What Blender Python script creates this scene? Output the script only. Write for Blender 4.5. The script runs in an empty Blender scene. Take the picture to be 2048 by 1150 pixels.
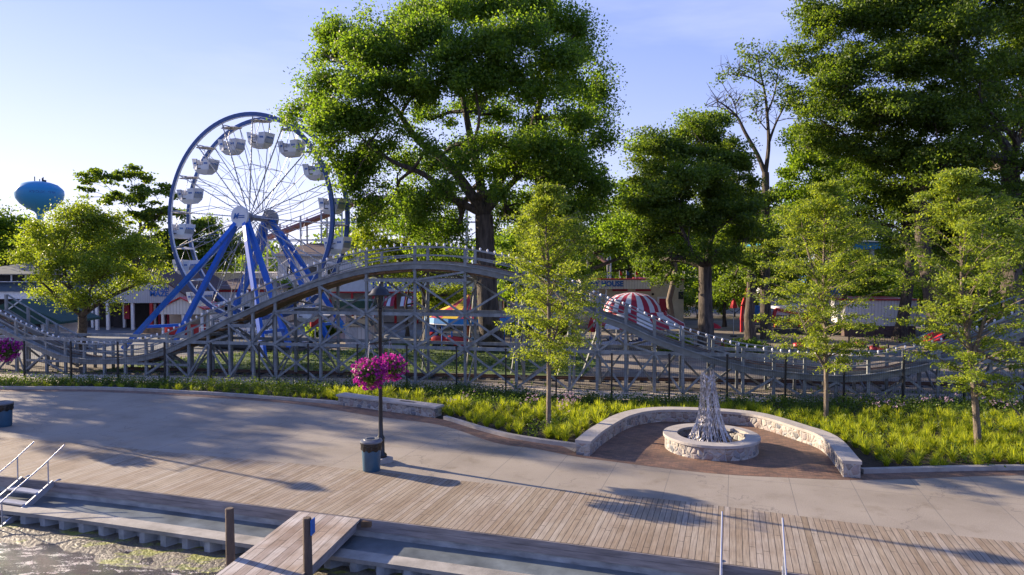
import bpy, math, random
import numpy as np
from mathutils import Vector, Matrix

# ---------------------------------------------------------------- camera, sky, sun
sc = bpy.context.scene
COL = sc.collection
PITCH = math.atan(45 / 1365.0)
cam_d = bpy.data.cameras.new("camera"); cam = bpy.data.objects.new("camera", cam_d); COL.objects.link(cam)
cam_d.sensor_width = 36.0; cam_d.lens = 24.0; cam_d.clip_start = 0.1; cam_d.clip_end = 3000
cam.location = (0, 0, 6.5); cam.rotation_euler = (math.pi / 2 - PITCH, 0, 0)
sc.camera = cam

SUN_EL = math.radians(18.5)
SUN_H = Vector((-0.895, 0.445, 0)).normalized()          # horizontal direction towards the sun
world = bpy.data.worlds.new("World"); sc.world = world; world.use_nodes = True
wt = world.node_tree; bg = wt.nodes['Background']
sky = wt.nodes.new('ShaderNodeTexSky'); sky.sky_type = 'NISHITA'; sky.sun_disc = False
sky.sun_elevation = SUN_EL; sky.sun_rotation = math.atan2(SUN_H.x, SUN_H.y)
sky.air_density = 1.0; sky.dust_density = 0.15; sky.ozone_density = 3.2
# thin cloud veils in the sky
tc = wt.nodes.new('ShaderNodeTexCoord'); mp = wt.nodes.new('ShaderNodeMapping')
mp.inputs['Scale'].default_value = (1.0, 1.0, 5.0); mp.inputs['Rotation'].default_value = (0.35, 0.15, 0.3)
cn = wt.nodes.new('ShaderNodeTexNoise'); cn.inputs['Scale'].default_value = 1.7; cn.inputs['Detail'].default_value = 6; cn.inputs['Roughness'].default_value = 0.55
cr = wt.nodes.new('ShaderNodeValToRGB'); cr.color_ramp.elements[0].position = 0.47; cr.color_ramp.elements[0].color = (0, 0, 0, 1)
cr.color_ramp.elements[1].position = 0.78; cr.color_ramp.elements[1].color = (0.55, 0.55, 0.55, 1)
tint = wt.nodes.new('ShaderNodeMix'); tint.data_type = 'RGBA'; tint.blend_type = 'MULTIPLY'; tint.inputs['Factor'].default_value = 1.0
tint.inputs['B'].default_value = (1.02, 0.86, 1.12, 1)
mx = wt.nodes.new('ShaderNodeMix'); mx.data_type = 'RGBA'
mx.inputs['B'].default_value = (4.6, 4.9, 6.4, 1)
L = wt.links.new
L(tc.outputs['Generated'], mp.inputs['Vector']); L(mp.outputs['Vector'], cn.inputs['Vector']); L(cn.outputs['Fac'], cr.inputs['Fac'])
ev = wt.nodes.new('ShaderNodeMix'); ev.data_type = 'RGBA'; ev.inputs['Factor'].default_value = 0.5; ev.inputs['B'].default_value = (1.05, 1.95, 5.8, 1)
# pale haze low in the sky, strongest towards the sun
def wm(op, a, b=0.0):
    x = wt.nodes.new('ShaderNodeMath'); x.operation = op; x.use_clamp = op == 'MAXIMUM'
    for k, v in ((0, a), (1, b)):
        if hasattr(v, 'links'): wt.links.new(v, x.inputs[k])
        else: x.inputs[k].default_value = v
    return x.outputs[0]
sx = wt.nodes.new('ShaderNodeSeparateXYZ'); L(tc.outputs['Generated'], sx.inputs[0])
low = wm('POWER', wm('MAXIMUM', wm('SUBTRACT', 1.0, sx.outputs[2]), 0.0), 3.6)
side = wm('MAXIMUM', wm('ADD', 0.46, wm('ADD', wm('MULTIPLY', sx.outputs[0], SUN_H.x * 0.62), wm('MULTIPLY', sx.outputs[1], SUN_H.y * 0.62))), 0.0)
hz = wt.nodes.new('ShaderNodeMix'); hz.data_type = 'RGBA'; hz.inputs['B'].default_value = (6.4, 6.5, 7.6, 1)
L(wm('MULTIPLY', low, side), hz.inputs['Factor'])
L(sky.outputs['Color'], tint.inputs['A']); L(tint.outputs['Result'], ev.inputs['A']); L(ev.outputs['Result'], hz.inputs['A']); L(hz.outputs['Result'], mx.inputs['A']); L(cr.outputs['Color'], mx.inputs['Factor'])
L(mx.outputs['Result'], bg.inputs['Color']); bg.inputs['Strength'].default_value = 0.075

sd = bpy.data.lights.new("sun", 'SUN'); sd.energy = 5.0; sd.angle = math.radians(0.6); sd.color = (1.0, 0.82, 0.60)
so = bpy.data.objects.new("sun", sd); COL.objects.link(so)
sdir = Vector((SUN_H.x * math.cos(SUN_EL), SUN_H.y * math.cos(SUN_EL), math.sin(SUN_EL)))
so.rotation_euler = sdir.to_track_quat('Z', 'Y').to_euler(); so.location = (-60, 60, 60)
sc.view_settings.view_transform = 'Standard'; sc.view_settings.look = 'None'
sc.view_settings.exposure = 1.36; sc.view_settings.gamma = 1.0
sc.cycles.max_bounces = 6; sc.cycles.transparent_max_bounces = 8; sc.cycles.transmission_bounces = 4
sc.cycles.diffuse_bounces = 3; sc.cycles.glossy_bounces = 2
sc.cycles.caustics_reflective = False; sc.cycles.caustics_refractive = False

# ---------------------------------------------------------------- pixel -> world helpers (photo pixels 2048 x 1150)
F = 1365.0; H = 6.5
def ray(px, py):
    f = Vector((0, math.cos(PITCH), -math.sin(PITCH))); u = Vector((0, math.sin(PITCH), math.cos(PITCH)))
    return f * F + Vector((1, 0, 0)) * (px - 1024) + u * (575 - py)
def G(px, py, z=0.0):                                    # the point where the sight line meets the height z
    r = ray(px, py); t = (z - H) / r.z
    return Vector((0, 0, H)) + r * t
def U(px, py, Y):                                        # the point of the sight line at the distance Y
    r = ray(px, py); return Vector((0, 0, H)) + r * (Y / r.y)
def V(*a): return Vector(a)
rnd = random.Random(7)

# ---------------------------------------------------------------- mesh builder
ORG = {}
class MB:
    def __init__(s): s.v = []; s.f = []
    def add(s, vs, fs):
        n = len(s.v); s.v += [tuple(x) for x in vs]; s.f += [tuple(i + n for i in f) for f in fs]; return s
    def hexa(s, p):                                       # p: 4 bottom + 4 top
        return s.add(p, [(3, 2, 1, 0), (4, 5, 6, 7), (0, 1, 5, 4), (1, 2, 6, 5), (2, 3, 7, 6), (3, 0, 4, 7)])
    def box(s, x0, y0, z0, x1, y1, z1):
        return s.hexa([(x0, y0, z0), (x1, y0, z0), (x1, y1, z0), (x0, y1, z0), (x0, y0, z1), (x1, y0, z1), (x1, y1, z1), (x0, y1, z1)])
    def obox(s, c, d, n, a, b, z0, z1):                   # oriented box: centre, unit axes d,n, half sizes a,b
        c = Vector(c)
        q = [c - d * a - n * b, c + d * a - n * b, c + d * a + n * b, c - d * a + n * b]
        return s.hexa([(p.x, p.y, z0) for p in q] + [(p.x, p.y, z1) for p in q])
    def beam(s, a, b, w, h=None, up=V(0, 0, 1)):
        h = h or w; a = Vector(a); b = Vector(b); d = (b - a)
        if d.length < 1e-6: return s
        d.normalize(); x = d.cross(up)
        if x.length < 1e-3: x = d.cross(V(0, 1, 0))
        x.normalize(); y = x.cross(d)
        q = [-x * w / 2 - y * h / 2, x * w / 2 - y * h / 2, x * w / 2 + y * h / 2, -x * w / 2 + y * h / 2]
        return s.hexa([a + k for k in q] + [b + k for k in q])
    def tube(s, pts, r, n=8, caps=True):
        pts = [Vector(p) for p in pts]; rs = r if hasattr(r, '__len__') else [r] * len(pts)
        vs = []; fs = []; ref = None
        for i, p in enumerate(pts):
            d = (pts[min(i + 1, len(pts) - 1)] - pts[max(i - 1, 0)])
            d = d.normalized() if d.length > 1e-9 else V(0, 0, 1)
            if ref is None: ref = V(0, 0, 1) if abs(d.z) < 0.9 else V(1, 0, 0)
            x = d.cross(ref)
            if x.length < 1e-4: x = d.cross(V(0, 1, 0.1))
            x.normalize(); y = x.cross(d).normalized(); ref = -(d.cross(x)) if False else y
            for k in range(n):
                a = 2 * math.pi * k / n; vs.append(p + (x * math.cos(a) + y * math.sin(a)) * rs[i])
        for i in range(len(pts) - 1):
            for k in range(n):
                k2 = (k + 1) % n; fs.append((i * n + k, i * n + k2, (i + 1) * n + k2, (i + 1) * n + k))
        if caps: fs.append(tuple(range(n))[::-1]); fs.append(tuple((len(pts) - 1) * n + k for k in range(n)))
        return s.add(vs, fs)
    def lathe(s, prof, n=24, c=(0, 0, 0), caps=True, sx=1, sy=1):
        vs = []; fs = []
        for r, z in prof:
            for k in range(n):
                a = 2 * math.pi * k / n; vs.append((c[0] + r * math.cos(a) * sx, c[1] + r * math.sin(a) * sy, c[2] + z))
        for i in range(len(prof) - 1):
            for k in range(n):
                k2 = (k + 1) % n; fs.append((i * n + k, i * n + k2, (i + 1) * n + k2, (i + 1) * n + k))
        if caps: fs.append(tuple(range(n))[::-1]); fs.append(tuple((len(prof) - 1) * n + k for k in range(n)))
        return s.add(vs, fs)
    def prism(s, poly, z0, z1):
        n = len(poly); vs = [(p[0], p[1], z0) for p in poly] + [(p[0], p[1], z1) for p in poly]
        return s.add(vs, [tuple(range(n))[::-1], tuple(range(n, 2 * n))] + [(i, (i + 1) % n, n + (i + 1) % n, n + i) for i in range(n)])
    def sheet(s, poly, z): return s.add([(p[0], p[1], z) for p in poly], [tuple(range(len(poly)))])
    def ribbon(s, A, B):                                  # quads between two 3D polylines
        n = len(A); return s.add(list(A) + list(B), [(i, i + 1, n + i + 1, n + i) for i in range(n - 1)])
    def sweep(s, P, Q, z0, z1):                           # solid between two plan polylines
        n = len(P)
        vs = [(p[0], p[1], z0) for p in P] + [(p[0], p[1], z0) for p in Q] + [(p[0], p[1], z1) for p in P] + [(p[0], p[1], z1) for p in Q]
        fs = []
        for i in range(n - 1):
            fs += [(i, i + 1, n + i + 1, n + i), (2 * n + i, 3 * n + i, 3 * n + i + 1, 2 * n + i + 1), (i, 2 * n + i, 2 * n + i + 1, i + 1), (n + i, n + i + 1, 3 * n + i + 1, 3 * n + i)]
        fs += [(0, n, 3 * n, 2 * n), (n - 1, 3 * n - 1, 4 * n - 1, 2 * n - 1)]
        return s.add(vs, fs)
    def blob(s, c, r, n=8, m=6, sx=1, sy=1, sz=1):
        return s.lathe([(r * math.sin(math.pi * (i + .001) / m + (0 if i < m else -.002)), -r * math.cos(math.pi * i / m) * sz) for i in range(m + 1)], n, c, sx=sx, sy=sy)
    def obj(s, name, mat, parent=None, smooth=False, bevel=0):
        o = ORG.get(parent, V(0, 0, 0)) if parent is not None else V(0, 0, 0)
        me = bpy.data.meshes.new(name); me.from_pydata([(x - o.x, y - o.y, z - o.z) for x, y, z in s.v], [], s.f); me.update()
        ob = bpy.data.objects.new(name, me); COL.objects.link(ob)
        if mat: me.materials.append(mat)
        if smooth:
            me.polygons.foreach_set('use_smooth', [True] * len(me.polygons))
            m = ob.modifiers.new('split', 'EDGE_SPLIT'); m.split_angle = math.radians(40)
        if bevel:
            m = ob.modifiers.new('bevel', 'BEVEL'); m.width = bevel; m.segments = 2; m.limit_method = 'ANGLE'
        if parent is not None: ob.parent = parent; ORG[ob] = o
        return ob
def tag(o, label=None, cat=None, group=None, kind=None):
    if label: o['label'] = label
    if cat: o['category'] = cat
    if group: o['group'] = group
    if kind: o['kind'] = kind
    return o
def thing(name, label, cat, loc=(0, 0, 0), group=None):
    o = bpy.data.objects.new(name, None); COL.objects.link(o); o.location = loc; o.empty_display_size = 0.2
    ORG[o] = Vector(loc); return tag(o, label, cat, group)
def struct(name, mb, mat, smooth=False): return tag(mb.obj(name, mat, None, smooth), kind='structure')
def dup(root, loc, rz=0, label=None, sc_=1.0):
    r = root.copy(); COL.objects.link(r); r.location = loc; r.rotation_euler = (0, 0, rz); r.scale = (sc_,) * 3
    if label: r['label'] = label
    for ch in list(root.children):
        c = ch.copy(); COL.objects.link(c); c.parent = r
        for g in list(ch.children):
            d = g.copy(); COL.objects.link(d); d.parent = c
    return r
def many(name, mbs, mat, parent, cap=100):                # one part each, past the cap one object of stuff
    for m in mbs[:cap]: m.obj(name, mat, parent)
    if len(mbs) > cap:
        r = MB()
        for m in mbs[cap:]: r.add(m.v, m.f)
        tag(r.obj(name, mat, parent), kind='stuff')
def text(body, size, mat, parent, loc, rotz, name='lettering', ext=0.02, italic=0, align='CENTER', sx=1.0, bold=0.0):
    c = bpy.data.curves.new(name, 'FONT'); c.body = body; c.size = size; c.extrude = ext; c.align_x = align; c.align_y = 'CENTER'; c.shear = italic
    c.offset = bold; c.resolution_u = 3
    tmp = bpy.data.objects.new(name, c); me = bpy.data.meshes.new_from_object(tmp); me.name = name; me.materials.append(mat)
    o = bpy.data.objects.new(name, me); COL.objects.link(o); bpy.data.objects.remove(tmp)
    o.parent = parent; o.location = Vector(loc) - ORG.get(parent, V(0, 0, 0)); o.rotation_euler = (math.pi / 2, 0, rotz); o.scale = (sx, 1, 1)
    ORG[o] = ORG.get(parent, V(0, 0, 0)); return o
def catmull(P, n=8):
    P = [Vector((p[0], p[1], p[2] if len(p) > 2 else 0)) for p in P]; out = []
    Q = [P[0] * 2 - P[1]] + P + [P[-1] * 2 - P[-2]]
    for i in range(1, len(Q) - 2):
        for k in range(n):
            t = k / n; a, b, c, d = Q[i - 1:i + 3]
            out.append(0.5 * ((2 * b) + (c - a) * t + (2 * a - 5 * b + 4 * c - d) * t * t + (-a + 3 * b - 3 * c + d) * t ** 3))
    out.append(P[-1]); return out
def offset(P, d):                                        # to the left of the walking direction
    out = []
    for i, p in enumerate(P):
        t = (P[min(i + 1, len(P) - 1)] - P[max(i - 1, 0)]); t.z = 0; t.normalize()
        out.append(p + Vector((-t.y, t.x, 0)) * d)
    return out
def inside(x, y, poly):
    c = False; j = len(poly) - 1
    for i in range(len(poly)):
        xi, yi = poly[i][0], poly[i][1]; xj, yj = poly[j][0], poly[j][1]
        if (yi > y) != (yj > y) and x < (xj - xi) * (y - yi) / (yj - yi) + xi: c = not c
        j = i
    return c

# ---------------------------------------------------------------- materials
class NT:
    def __init__(s, name):
        s.m = bpy.data.materials.new(name); s.m.use_nodes = True; s.t = s.m.node_tree; s.p = s.t.nodes['Principled BSDF']
        s.out = s.t.nodes['Material Output']; s._pos = None
    def n(s, ty, **k):
        x = s.t.nodes.new(ty)
        for a, b in k.items(): setattr(x, a, b)
        return x
    def l(s, a, b): s.t.links.new(a, b)
    def set(s, sock, v):
        if hasattr(v, 'is_output') or hasattr(v, 'links'): s.l(v, sock)
        else: sock.default_value = v
    @property
    def pos(s):
        if s._pos is None: s._pos = s.n('ShaderNodeNewGeometry').outputs['Position']
        return s._pos
    def math(s, op, a, b=0.0, c=None):
        x = s.n('ShaderNodeMath', operation=op); s.set(x.inputs[0], a); s.set(x.inputs[1], b)
        if c is not None: s.set(x.inputs[2], c)
        return x.outputs[0]
    def dot(s, v):
        x = s.n('ShaderNodeVectorMath', operation='DOT_PRODUCT'); s.l(s.pos, x.inputs[0]); x.inputs[1].default_value = v; return x.outputs['Value']
    def noise(s, scale, detail=3, vec=None, stretch=None, rough=0.55):
        x = s.n('ShaderNodeTexNoise'); x.inputs['Scale'].default_value = scale; x.inputs['Detail'].default_value = detail; x.inputs['Roughness'].default_value = rough
        v = vec if vec is not None else s.pos
        if stretch:
            mpp = s.n('ShaderNodeMapping'); mpp.inputs['Scale'].default_value = stretch; s.l(v, mpp.inputs['Vector']); v = mpp.outputs['Vector']
        s.l(v, x.inputs['Vector']); return x.outputs['Fac']
    def ramp(s, fac, stops):
        x = s.n('ShaderNodeValToRGB'); e = x.color_ramp.elements
        while len(e) < len(stops): e.new(0.5)
        for i, (p, c) in enumerate(stops): e[i].position = p; e[i].color = tuple(c) + (1,) if len(c) == 3 else c
        s.l(fac, x.inputs['Fac']); return x.outputs['Color']
    def mix(s, fac, a, b, mode='MIX'):
        x = s.n('ShaderNodeMix', data_type='RGBA', blend_type=mode); s.set(x.inputs['Factor'], fac)
        s.set(x.inputs['A'], a if hasattr(a, 'links') else tuple(a) + (1,)); s.set(x.inputs['B'], b if hasattr(b, 'links') else tuple(b) + (1,))
        return x.outputs['Result']
    def bump(s, h, strength=0.5, dist=0.02):
        x = s.n('ShaderNodeBump'); x.inputs['Strength'].default_value = strength; x.inputs['Distance'].default_value = dist
        s.l(h, x.inputs['Height']); s.l(x.outputs['Normal'], s.p.inputs['Normal'])
    def fin(s, col, rough=0.7, metal=0.0, spec=0.5):
        s.set(s.p.inputs['Base Color'], col if hasattr(col, 'links') else tuple(col) + (1,)); s.set(s.p.inputs['Roughness'], rough)
        s.p.inputs['Metallic'].default_value = metal; s.p.inputs['Specular IOR Level'].default_value = spec
        return s.m
def M(name, col, rough=0.7, metal=0.0, var=0.25, scale=2.5, bump=0.0, bs=30, stretch=None, spec=0.5):
    t = NT(name); a = t.noise(scale, 4, stretch=stretch)
    c = t.ramp(a, [(0.3, [x * (1 - var) for x in col]), (0.7, [min(1, x * (1 + var)) for x in col])])
    if bump: t.bump(t.noise(bs, 3, stretch=stretch), bump, 0.02)
    return t.fin(c, rough, metal, spec)

MT = {}
MT['blue'] = M('blue_paint', (0.010, 0.13, 0.60), 0.35, var=0.1)
MT['rimblue'] = M('rim_blue_paint', (0.012, 0.065, 0.24), 0.45, var=0.2)
MT['white'] = M('white_paint', (0.72, 0.73, 0.76), 0.45, var=0.06)
MT['dirtywhite'] = M('weathered_white_paint', (0.50, 0.50, 0.50), 0.6, var=0.18, scale=4)
MT['steel'] = M('grey_steel', (0.30, 0.31, 0.35), 0.4, 0.4, var=0.15)
MT['alu'] = M('aluminium', (0.50, 0.51, 0.54), 0.4, 0.7, var=0.08)
MT['black'] = M('black_paint', (0.012, 0.013, 0.016), 0.35, var=0.2)
MT['woodgrey'] = M('weathered_coaster_timber', (0.23, 0.245, 0.245), 0.75, var=0.35, scale=3, bump=0.3, stretch=(1, 1, 0.4))
MT['woodbrown'] = M('brown_track_plank', (0.21, 0.125, 0.065), 0.8, var=0.45, scale=3, bump=0.3)
MT['ledger'] = M('grey_painted_ledger', (0.19, 0.20, 0.19), 0.75, var=0.3, scale=2, bump=0.2)
MT['bulb'] = M('white_bulb_glass', (0.8, 0.8, 0.82), 0.15, var=0.02)
MT['rust'] = M('rusty_rail', (0.12, 0.06, 0.035), 0.6, 0.5, var=0.3)
MT['cap'] = M('concrete_cap', (0.38, 0.35, 0.32), 0.8, var=0.14, scale=3, bump=0.25, bs=60)
MT['kerb'] = M('kerb_concrete', (0.34, 0.31, 0.28), 0.85, var=0.2, scale=2.2, bump=0.25, bs=50)
MT['oldconc'] = M('old_wall_concrete', (0.34, 0.34, 0.33), 0.9, var=0.35, scale=2.0, bump=0.5, bs=15, stretch=(1, 1, 2.5))
MT['shadeledge'] = M('ledge_painted_shade', (0.13, 0.15, 0.155), 0.4, var=0.4, scale=1.4, bump=0.2, bs=12)  # darker, bluish ledge tone: shade put into the colour
MT['ledge'] = M('ledge_concrete', (0.29, 0.27, 0.235), 0.85, var=0.35, scale=1.6, bump=0.3, bs=25)
MT['pile'] = M('sheet_pile_steel', (0.27, 0.29, 0.30), 0.7, 0.1, var=0.35, scale=3, bump=0.2)
MT['soil'] = M('dark_mulch', (0.035, 0.025, 0.018), 0.95, var=0.5, scale=8, bump=0.8, bs=25)
MT['red'] = M('red_paint', (0.45, 0.015, 0.02), 0.45, var=0.12)
MT['redcloth'] = M('red_canvas', (0.42, 0.012, 0.02), 0.8, var=0.15)
MT['cream'] = M('cream_painted_wall', (0.60, 0.54, 0.42), 0.7, var=0.1)
MT['beige'] = M('beige_wall', (0.42, 0.38, 0.33), 0.8, var=0.12)
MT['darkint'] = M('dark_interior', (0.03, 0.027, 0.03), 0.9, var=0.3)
MT['roofbrown'] = M('brown_shingle_roof', (0.10, 0.065, 0.06), 0.9, var=0.3, scale=5)
MT['roofslate'] = M('slate_roof', (0.055, 0.075, 0.085), 0.8, var=0.25, scale=3)
MT['greencloth'] = M('green_canvas', (0.012, 0.055, 0.045), 0.8, var=0.15)
MT['darkroof'] = M('dark_flat_roof', (0.035, 0.04, 0.045), 0.85, var=0.2)
MT['signblue'] = M('sign_blue', (0.01, 0.12, 0.42), 0.5, var=0.05)
MT['cyan'] = M('blue_vinyl_fringe', (0.02, 0.22, 0.55), 0.6, var=0.1)
MT['yellow'] = M('yellow_canvas', (0.62, 0.42, 0.02), 0.7, var=0.12)
MT['crimson'] = M('crimson_canvas', (0.36, 0.02, 0.05), 0.7, var=0.12)
MT['stripewhite'] = M('white_vinyl', (0.62, 0.64, 0.68), 0.5, var=0.08)
MT['tankblue'] = M('water_tank_blue', (0.015, 0.24, 0.46), 0.45, var=0.06)
MT['skin'] = M('skin', (0.45, 0.26, 0.18), 0.6, var=0.05)
MT['hair'] = M('dark_hair', (0.02, 0.014, 0.01), 0.6, var=0.2)
MT['cangrey'] = M('bin_plastic', (0.035, 0.10, 0.165), 0.45, var=0.12)
MT['lidgrey'] = M('bin_lid', (0.13, 0.14, 0.16), 0.35, var=0.1)
MT['bag'] = M('black_bin_bag', (0.01, 0.01, 0.011), 0.22, var=0.2, bump=0.8, bs=22)
MT['mesh'] = M('fence_wire', (0.02, 0.021, 0.023), 0.5, var=0.1)
MT['glass'] = M('dark_window', (0.02, 0.025, 0.03), 0.08, var=0.1)
MT['orange'] = M('orange_paint', (0.6, 0.14, 0.03), 0.5, var=0.1)
MT['terracotta'] = M('basket_liner', (0.05, 0.035, 0.02), 0.9, var=0.3)

def siding(name, col, step=0.28):
    t = NT(name); c = t.ramp(t.noise(1.2, 4), [(0.3, [x * 0.9 for x in col]), (0.7, col)])
    fr = t.math('FRACT', t.math('DIVIDE', t.math('ADD', t.dot((0.94, -0.3, 0)), 500), step)); g = t.math('LESS_THAN', fr, 0.16)
    t.bump(g, 0.6, 0.03); return t.fin(t.mix(g, c, [x * 0.62 for x in col]), 0.6)
MT['siding'] = siding('white_ribbed_siding', (0.70, 0.68, 0.66))
MT['greysiding'] = siding('pale_grey_siding', (0.44, 0.46, 0.50), 0.2)

DD = Vector((0.951, -0.309, 0))                          # along the dock edge
def planks(name, cols, w, axis, across, gap=0.09, rough=0.8, lines=None, dirt=0.5):
    t = NT(name); u = t.math('DIVIDE', t.math('ADD', t.dot(axis), 500.0), w)
    idx = t.math('FLOOR', u); fr = t.math('FRACT', u)
    wn = t.n('ShaderNodeTexWhiteNoise', noise_dimensions='1D'); t.l(idx, wn.inputs['W'])
    base = t.ramp(wn.outputs['Value'], [(i / (len(cols) - 1), c) for i, c in enumerate(cols)])
    # long grain
    cx = t.n('ShaderNodeCombineXYZ'); t.l(t.math('MULTIPLY', t.dot(axis), 22.0), cx.inputs[0]); t.l(t.math('MULTIPLY', t.dot(across), 1.6), cx.inputs[1])
    grain = t.noise(1.0, 5, vec=cx.outputs[0]); c = t.mix(0.9, base, t.ramp(grain, [(0.3, (0.62, 0.60, 0.58)), (0.7, (1.12, 1.1, 1.08))]), 'MULTIPLY')
    st = t.noise(0.5, 5, rough=0.65); c = t.mix(dirt, c, t.ramp(st, [(0.38, (0.62, 0.50, 0.40)), (0.6, (1.0, 1.0, 1.0))]), 'MULTIPLY')
    g = t.math('LESS_THAN', fr, gap)
    if lines:                                            # butt joints of the boards
        v = t.math('DIVIDE', t.math('ADD', t.math('ADD', t.dot(across), 500), t.math('MULTIPLY', wn.outputs['Value'], lines)), lines)
        g = t.math('MAXIMUM', g, t.math('LESS_THAN', t.math('FRACT', v), 0.004))
    c = t.mix(g, c, (0.03, 0.024, 0.02))
    hgt = t.math('SUBTRACT', t.math('MULTIPLY', grain, 0.25), g); t.bump(hgt, 0.7, 0.012)
    return t.fin(c, rough)
PERP = Vector((0.309, 0.951, 0))
MT['deck'] = planks('boardwalk_planks', [(0.27, 0.215, 0.15), (0.34, 0.285, 0.215), (0.365, 0.32, 0.26), (0.30, 0.24, 0.17), (0.39, 0.345, 0.29)], 0.145, tuple(DD), tuple(PERP), 0.085, lines=3.66)
PA = Vector((0.957, -0.29, 0)); 
MT['pier'] = planks('pier_planks', [(0.28, 0.24, 0.21), (0.42, 0.38, 0.34), (0.50, 0.47, 0.44), (0.34, 0.29, 0.26)], 0.235, tuple(DD), tuple(PERP), 0.05, dirt=0.8)
MT['fascia'] = M('dock_fascia_boards', (0.27, 0.235, 0.22), 0.8, var=0.35, scale=1.2, bump=0.4, bs=8, stretch=(1, 1, 8))

def concrete():
    t = NT('exposed_aggregate_concrete')
    c = t.ramp(t.noise(0.35, 6, rough=0.6), [(0.3, (0.235, 0.203, 0.162)), (0.5, (0.30, 0.262, 0.212)), (0.72, (0.345, 0.304, 0.25))])
    c = t.mix(0.55, c, t.ramp(t.noise(38, 2), [(0.35, (0.72, 0.70, 0.68)), (0.65, (1.15, 1.14, 1.12))]), 'MULTIPLY')
    j1 = t.math('LESS_THAN', t.math('FRACT', t.math('DIVIDE', t.math('ADD', t.dot((0.951, -0.309, 0)), 500.6), 1.75)), 0.011)
    j2 = t.math('LESS_THAN', t.math('FRACT', t.math('DIVIDE', t.math('ADD', t.dot((0.309, 0.951, 0)), 500.9), 3.9)), 0.005)
    j = t.math('MAXIMUM', j1, j2)
    # slab to slab difference
    fl = t.math('ADD', t.math('FLOOR', t.math('DIVIDE', t.math('ADD', t.dot((0.951, -0.309, 0)), 500.6), 1.75)),
                t.math('MULTIPLY', t.math('FLOOR', t.math('DIVIDE', t.math('ADD', t.dot((0.309, 0.951, 0)), 500.9), 3.9)), 17.3))
    wn = t.n('ShaderNodeTexWhiteNoise', noise_dimensions='1D'); t.l(fl, wn.inputs['W'])
    c = t.mix(1.0, c, t.ramp(wn.outputs['Value'], [(0.0, (0.96, 0.96, 0.96)), (1.0, (1.02, 1.02, 1.02))]), 'MULTIPLY')
    # worn patches and darker stains
    c = t.mix(0.7, c, t.ramp(t.noise(1.3, 5, rough=0.7), [(0.28, (0.72, 0.68, 0.62)), (0.45, (1, 1, 1))]), 'MULTIPLY')
    st = t.noise(0.9, 7, stretch=(1, 1.6, 1), rough=0.72); c = t.mix(0.55, c, t.ramp(st, [(0.30, (0.70, 0.64, 0.55)), (0.40, (1, 1, 1))]), 'MULTIPLY')
    vo = t.n('ShaderNodeTexVoronoi'); vo.inputs['Scale'].default_value = 2.3; t.l(t.pos, vo.inputs['Vector']); sp_ = t.math('LESS_THAN', vo.outputs['Distance'], 0.045); c = t.mix(t.math('MULTIPLY', sp_, 0.45), c, (0.10, 0.09, 0.08))
    nv = t.n('ShaderNodeTexNoise'); nv.inputs['Scale'].default_value = 1.5; nv.inputs['Detail'].default_value = 6; t.l(t.pos, nv.inputs['Vector']); s2 = t.n('ShaderNodeVectorMath', operation='SCALE'); t.l(nv.outputs['Color'], s2.inputs[0]); s2.inputs['Scale'].default_value = 1.2; a2 = t.n('ShaderNodeVectorMath', operation='ADD'); t.l(t.pos, a2.inputs[0]); t.l(s2.outputs[0], a2.inputs[1])
    cv = t.n('ShaderNodeTexVoronoi', feature='DISTANCE_TO_EDGE'); cv.inputs['Scale'].default_value = 0.16; t.l(a2.outputs[0], cv.inputs['Vector']); c = t.mix(t.math('MULTIPLY', t.math('LESS_THAN', cv.outputs['Distance'], 0.0022), 0.5), c, (0.12, 0.10, 0.09))
    c = t.mix(j, c, (0.17, 0.15, 0.13)); t.bump(t.math('SUBTRACT', t.math('MULTIPLY', t.noise(60, 2), 0.4), j), 0.35, 0.008)
    return t.fin(c, 0.75)
MT['concrete'] = concrete()
def pavers():
    t = NT('brown_brick_pavers'); b = t.n('ShaderNodeTexBrick'); mpp = t.n('ShaderNodeMapping'); mpp.inputs['Rotation'].default_value = (0, 0, 0.31)
    t.l(t.pos, mpp.inputs['Vector']); t.l(mpp.outputs['Vector'], b.inputs['Vector'])
    b.inputs['Scale'].default_value = 1.0; b.inputs['Brick Width'].default_value = 0.22; b.inputs['Row Height'].default_value = 0.11; b.inputs['Mortar Size'].default_value = 0.006
    b.inputs['Color1'].default_value = (0.25, 0.145, 0.095, 1); b.inputs['Color2'].default_value = (0.13, 0.085, 0.065, 1); b.inputs['Mortar'].default_value = (0.09, 0.07, 0.055, 1); b.inputs['Bias'].default_value = 0.0
    c = t.mix(0.8, b.outputs['Color'], t.ramp(t.noise(0.8, 5, rough=0.65), [(0.3, (0.62, 0.58, 0.55)), (0.65, (1.15, 1.1, 1.05))]), 'MULTIPLY')
    t.bump(t.math('SUBTRACT', 1.0, b.outputs['Fac']), 0.5, 0.006); return t.fin(c, 0.7)
MT['pavers'] = pavers()
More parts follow.
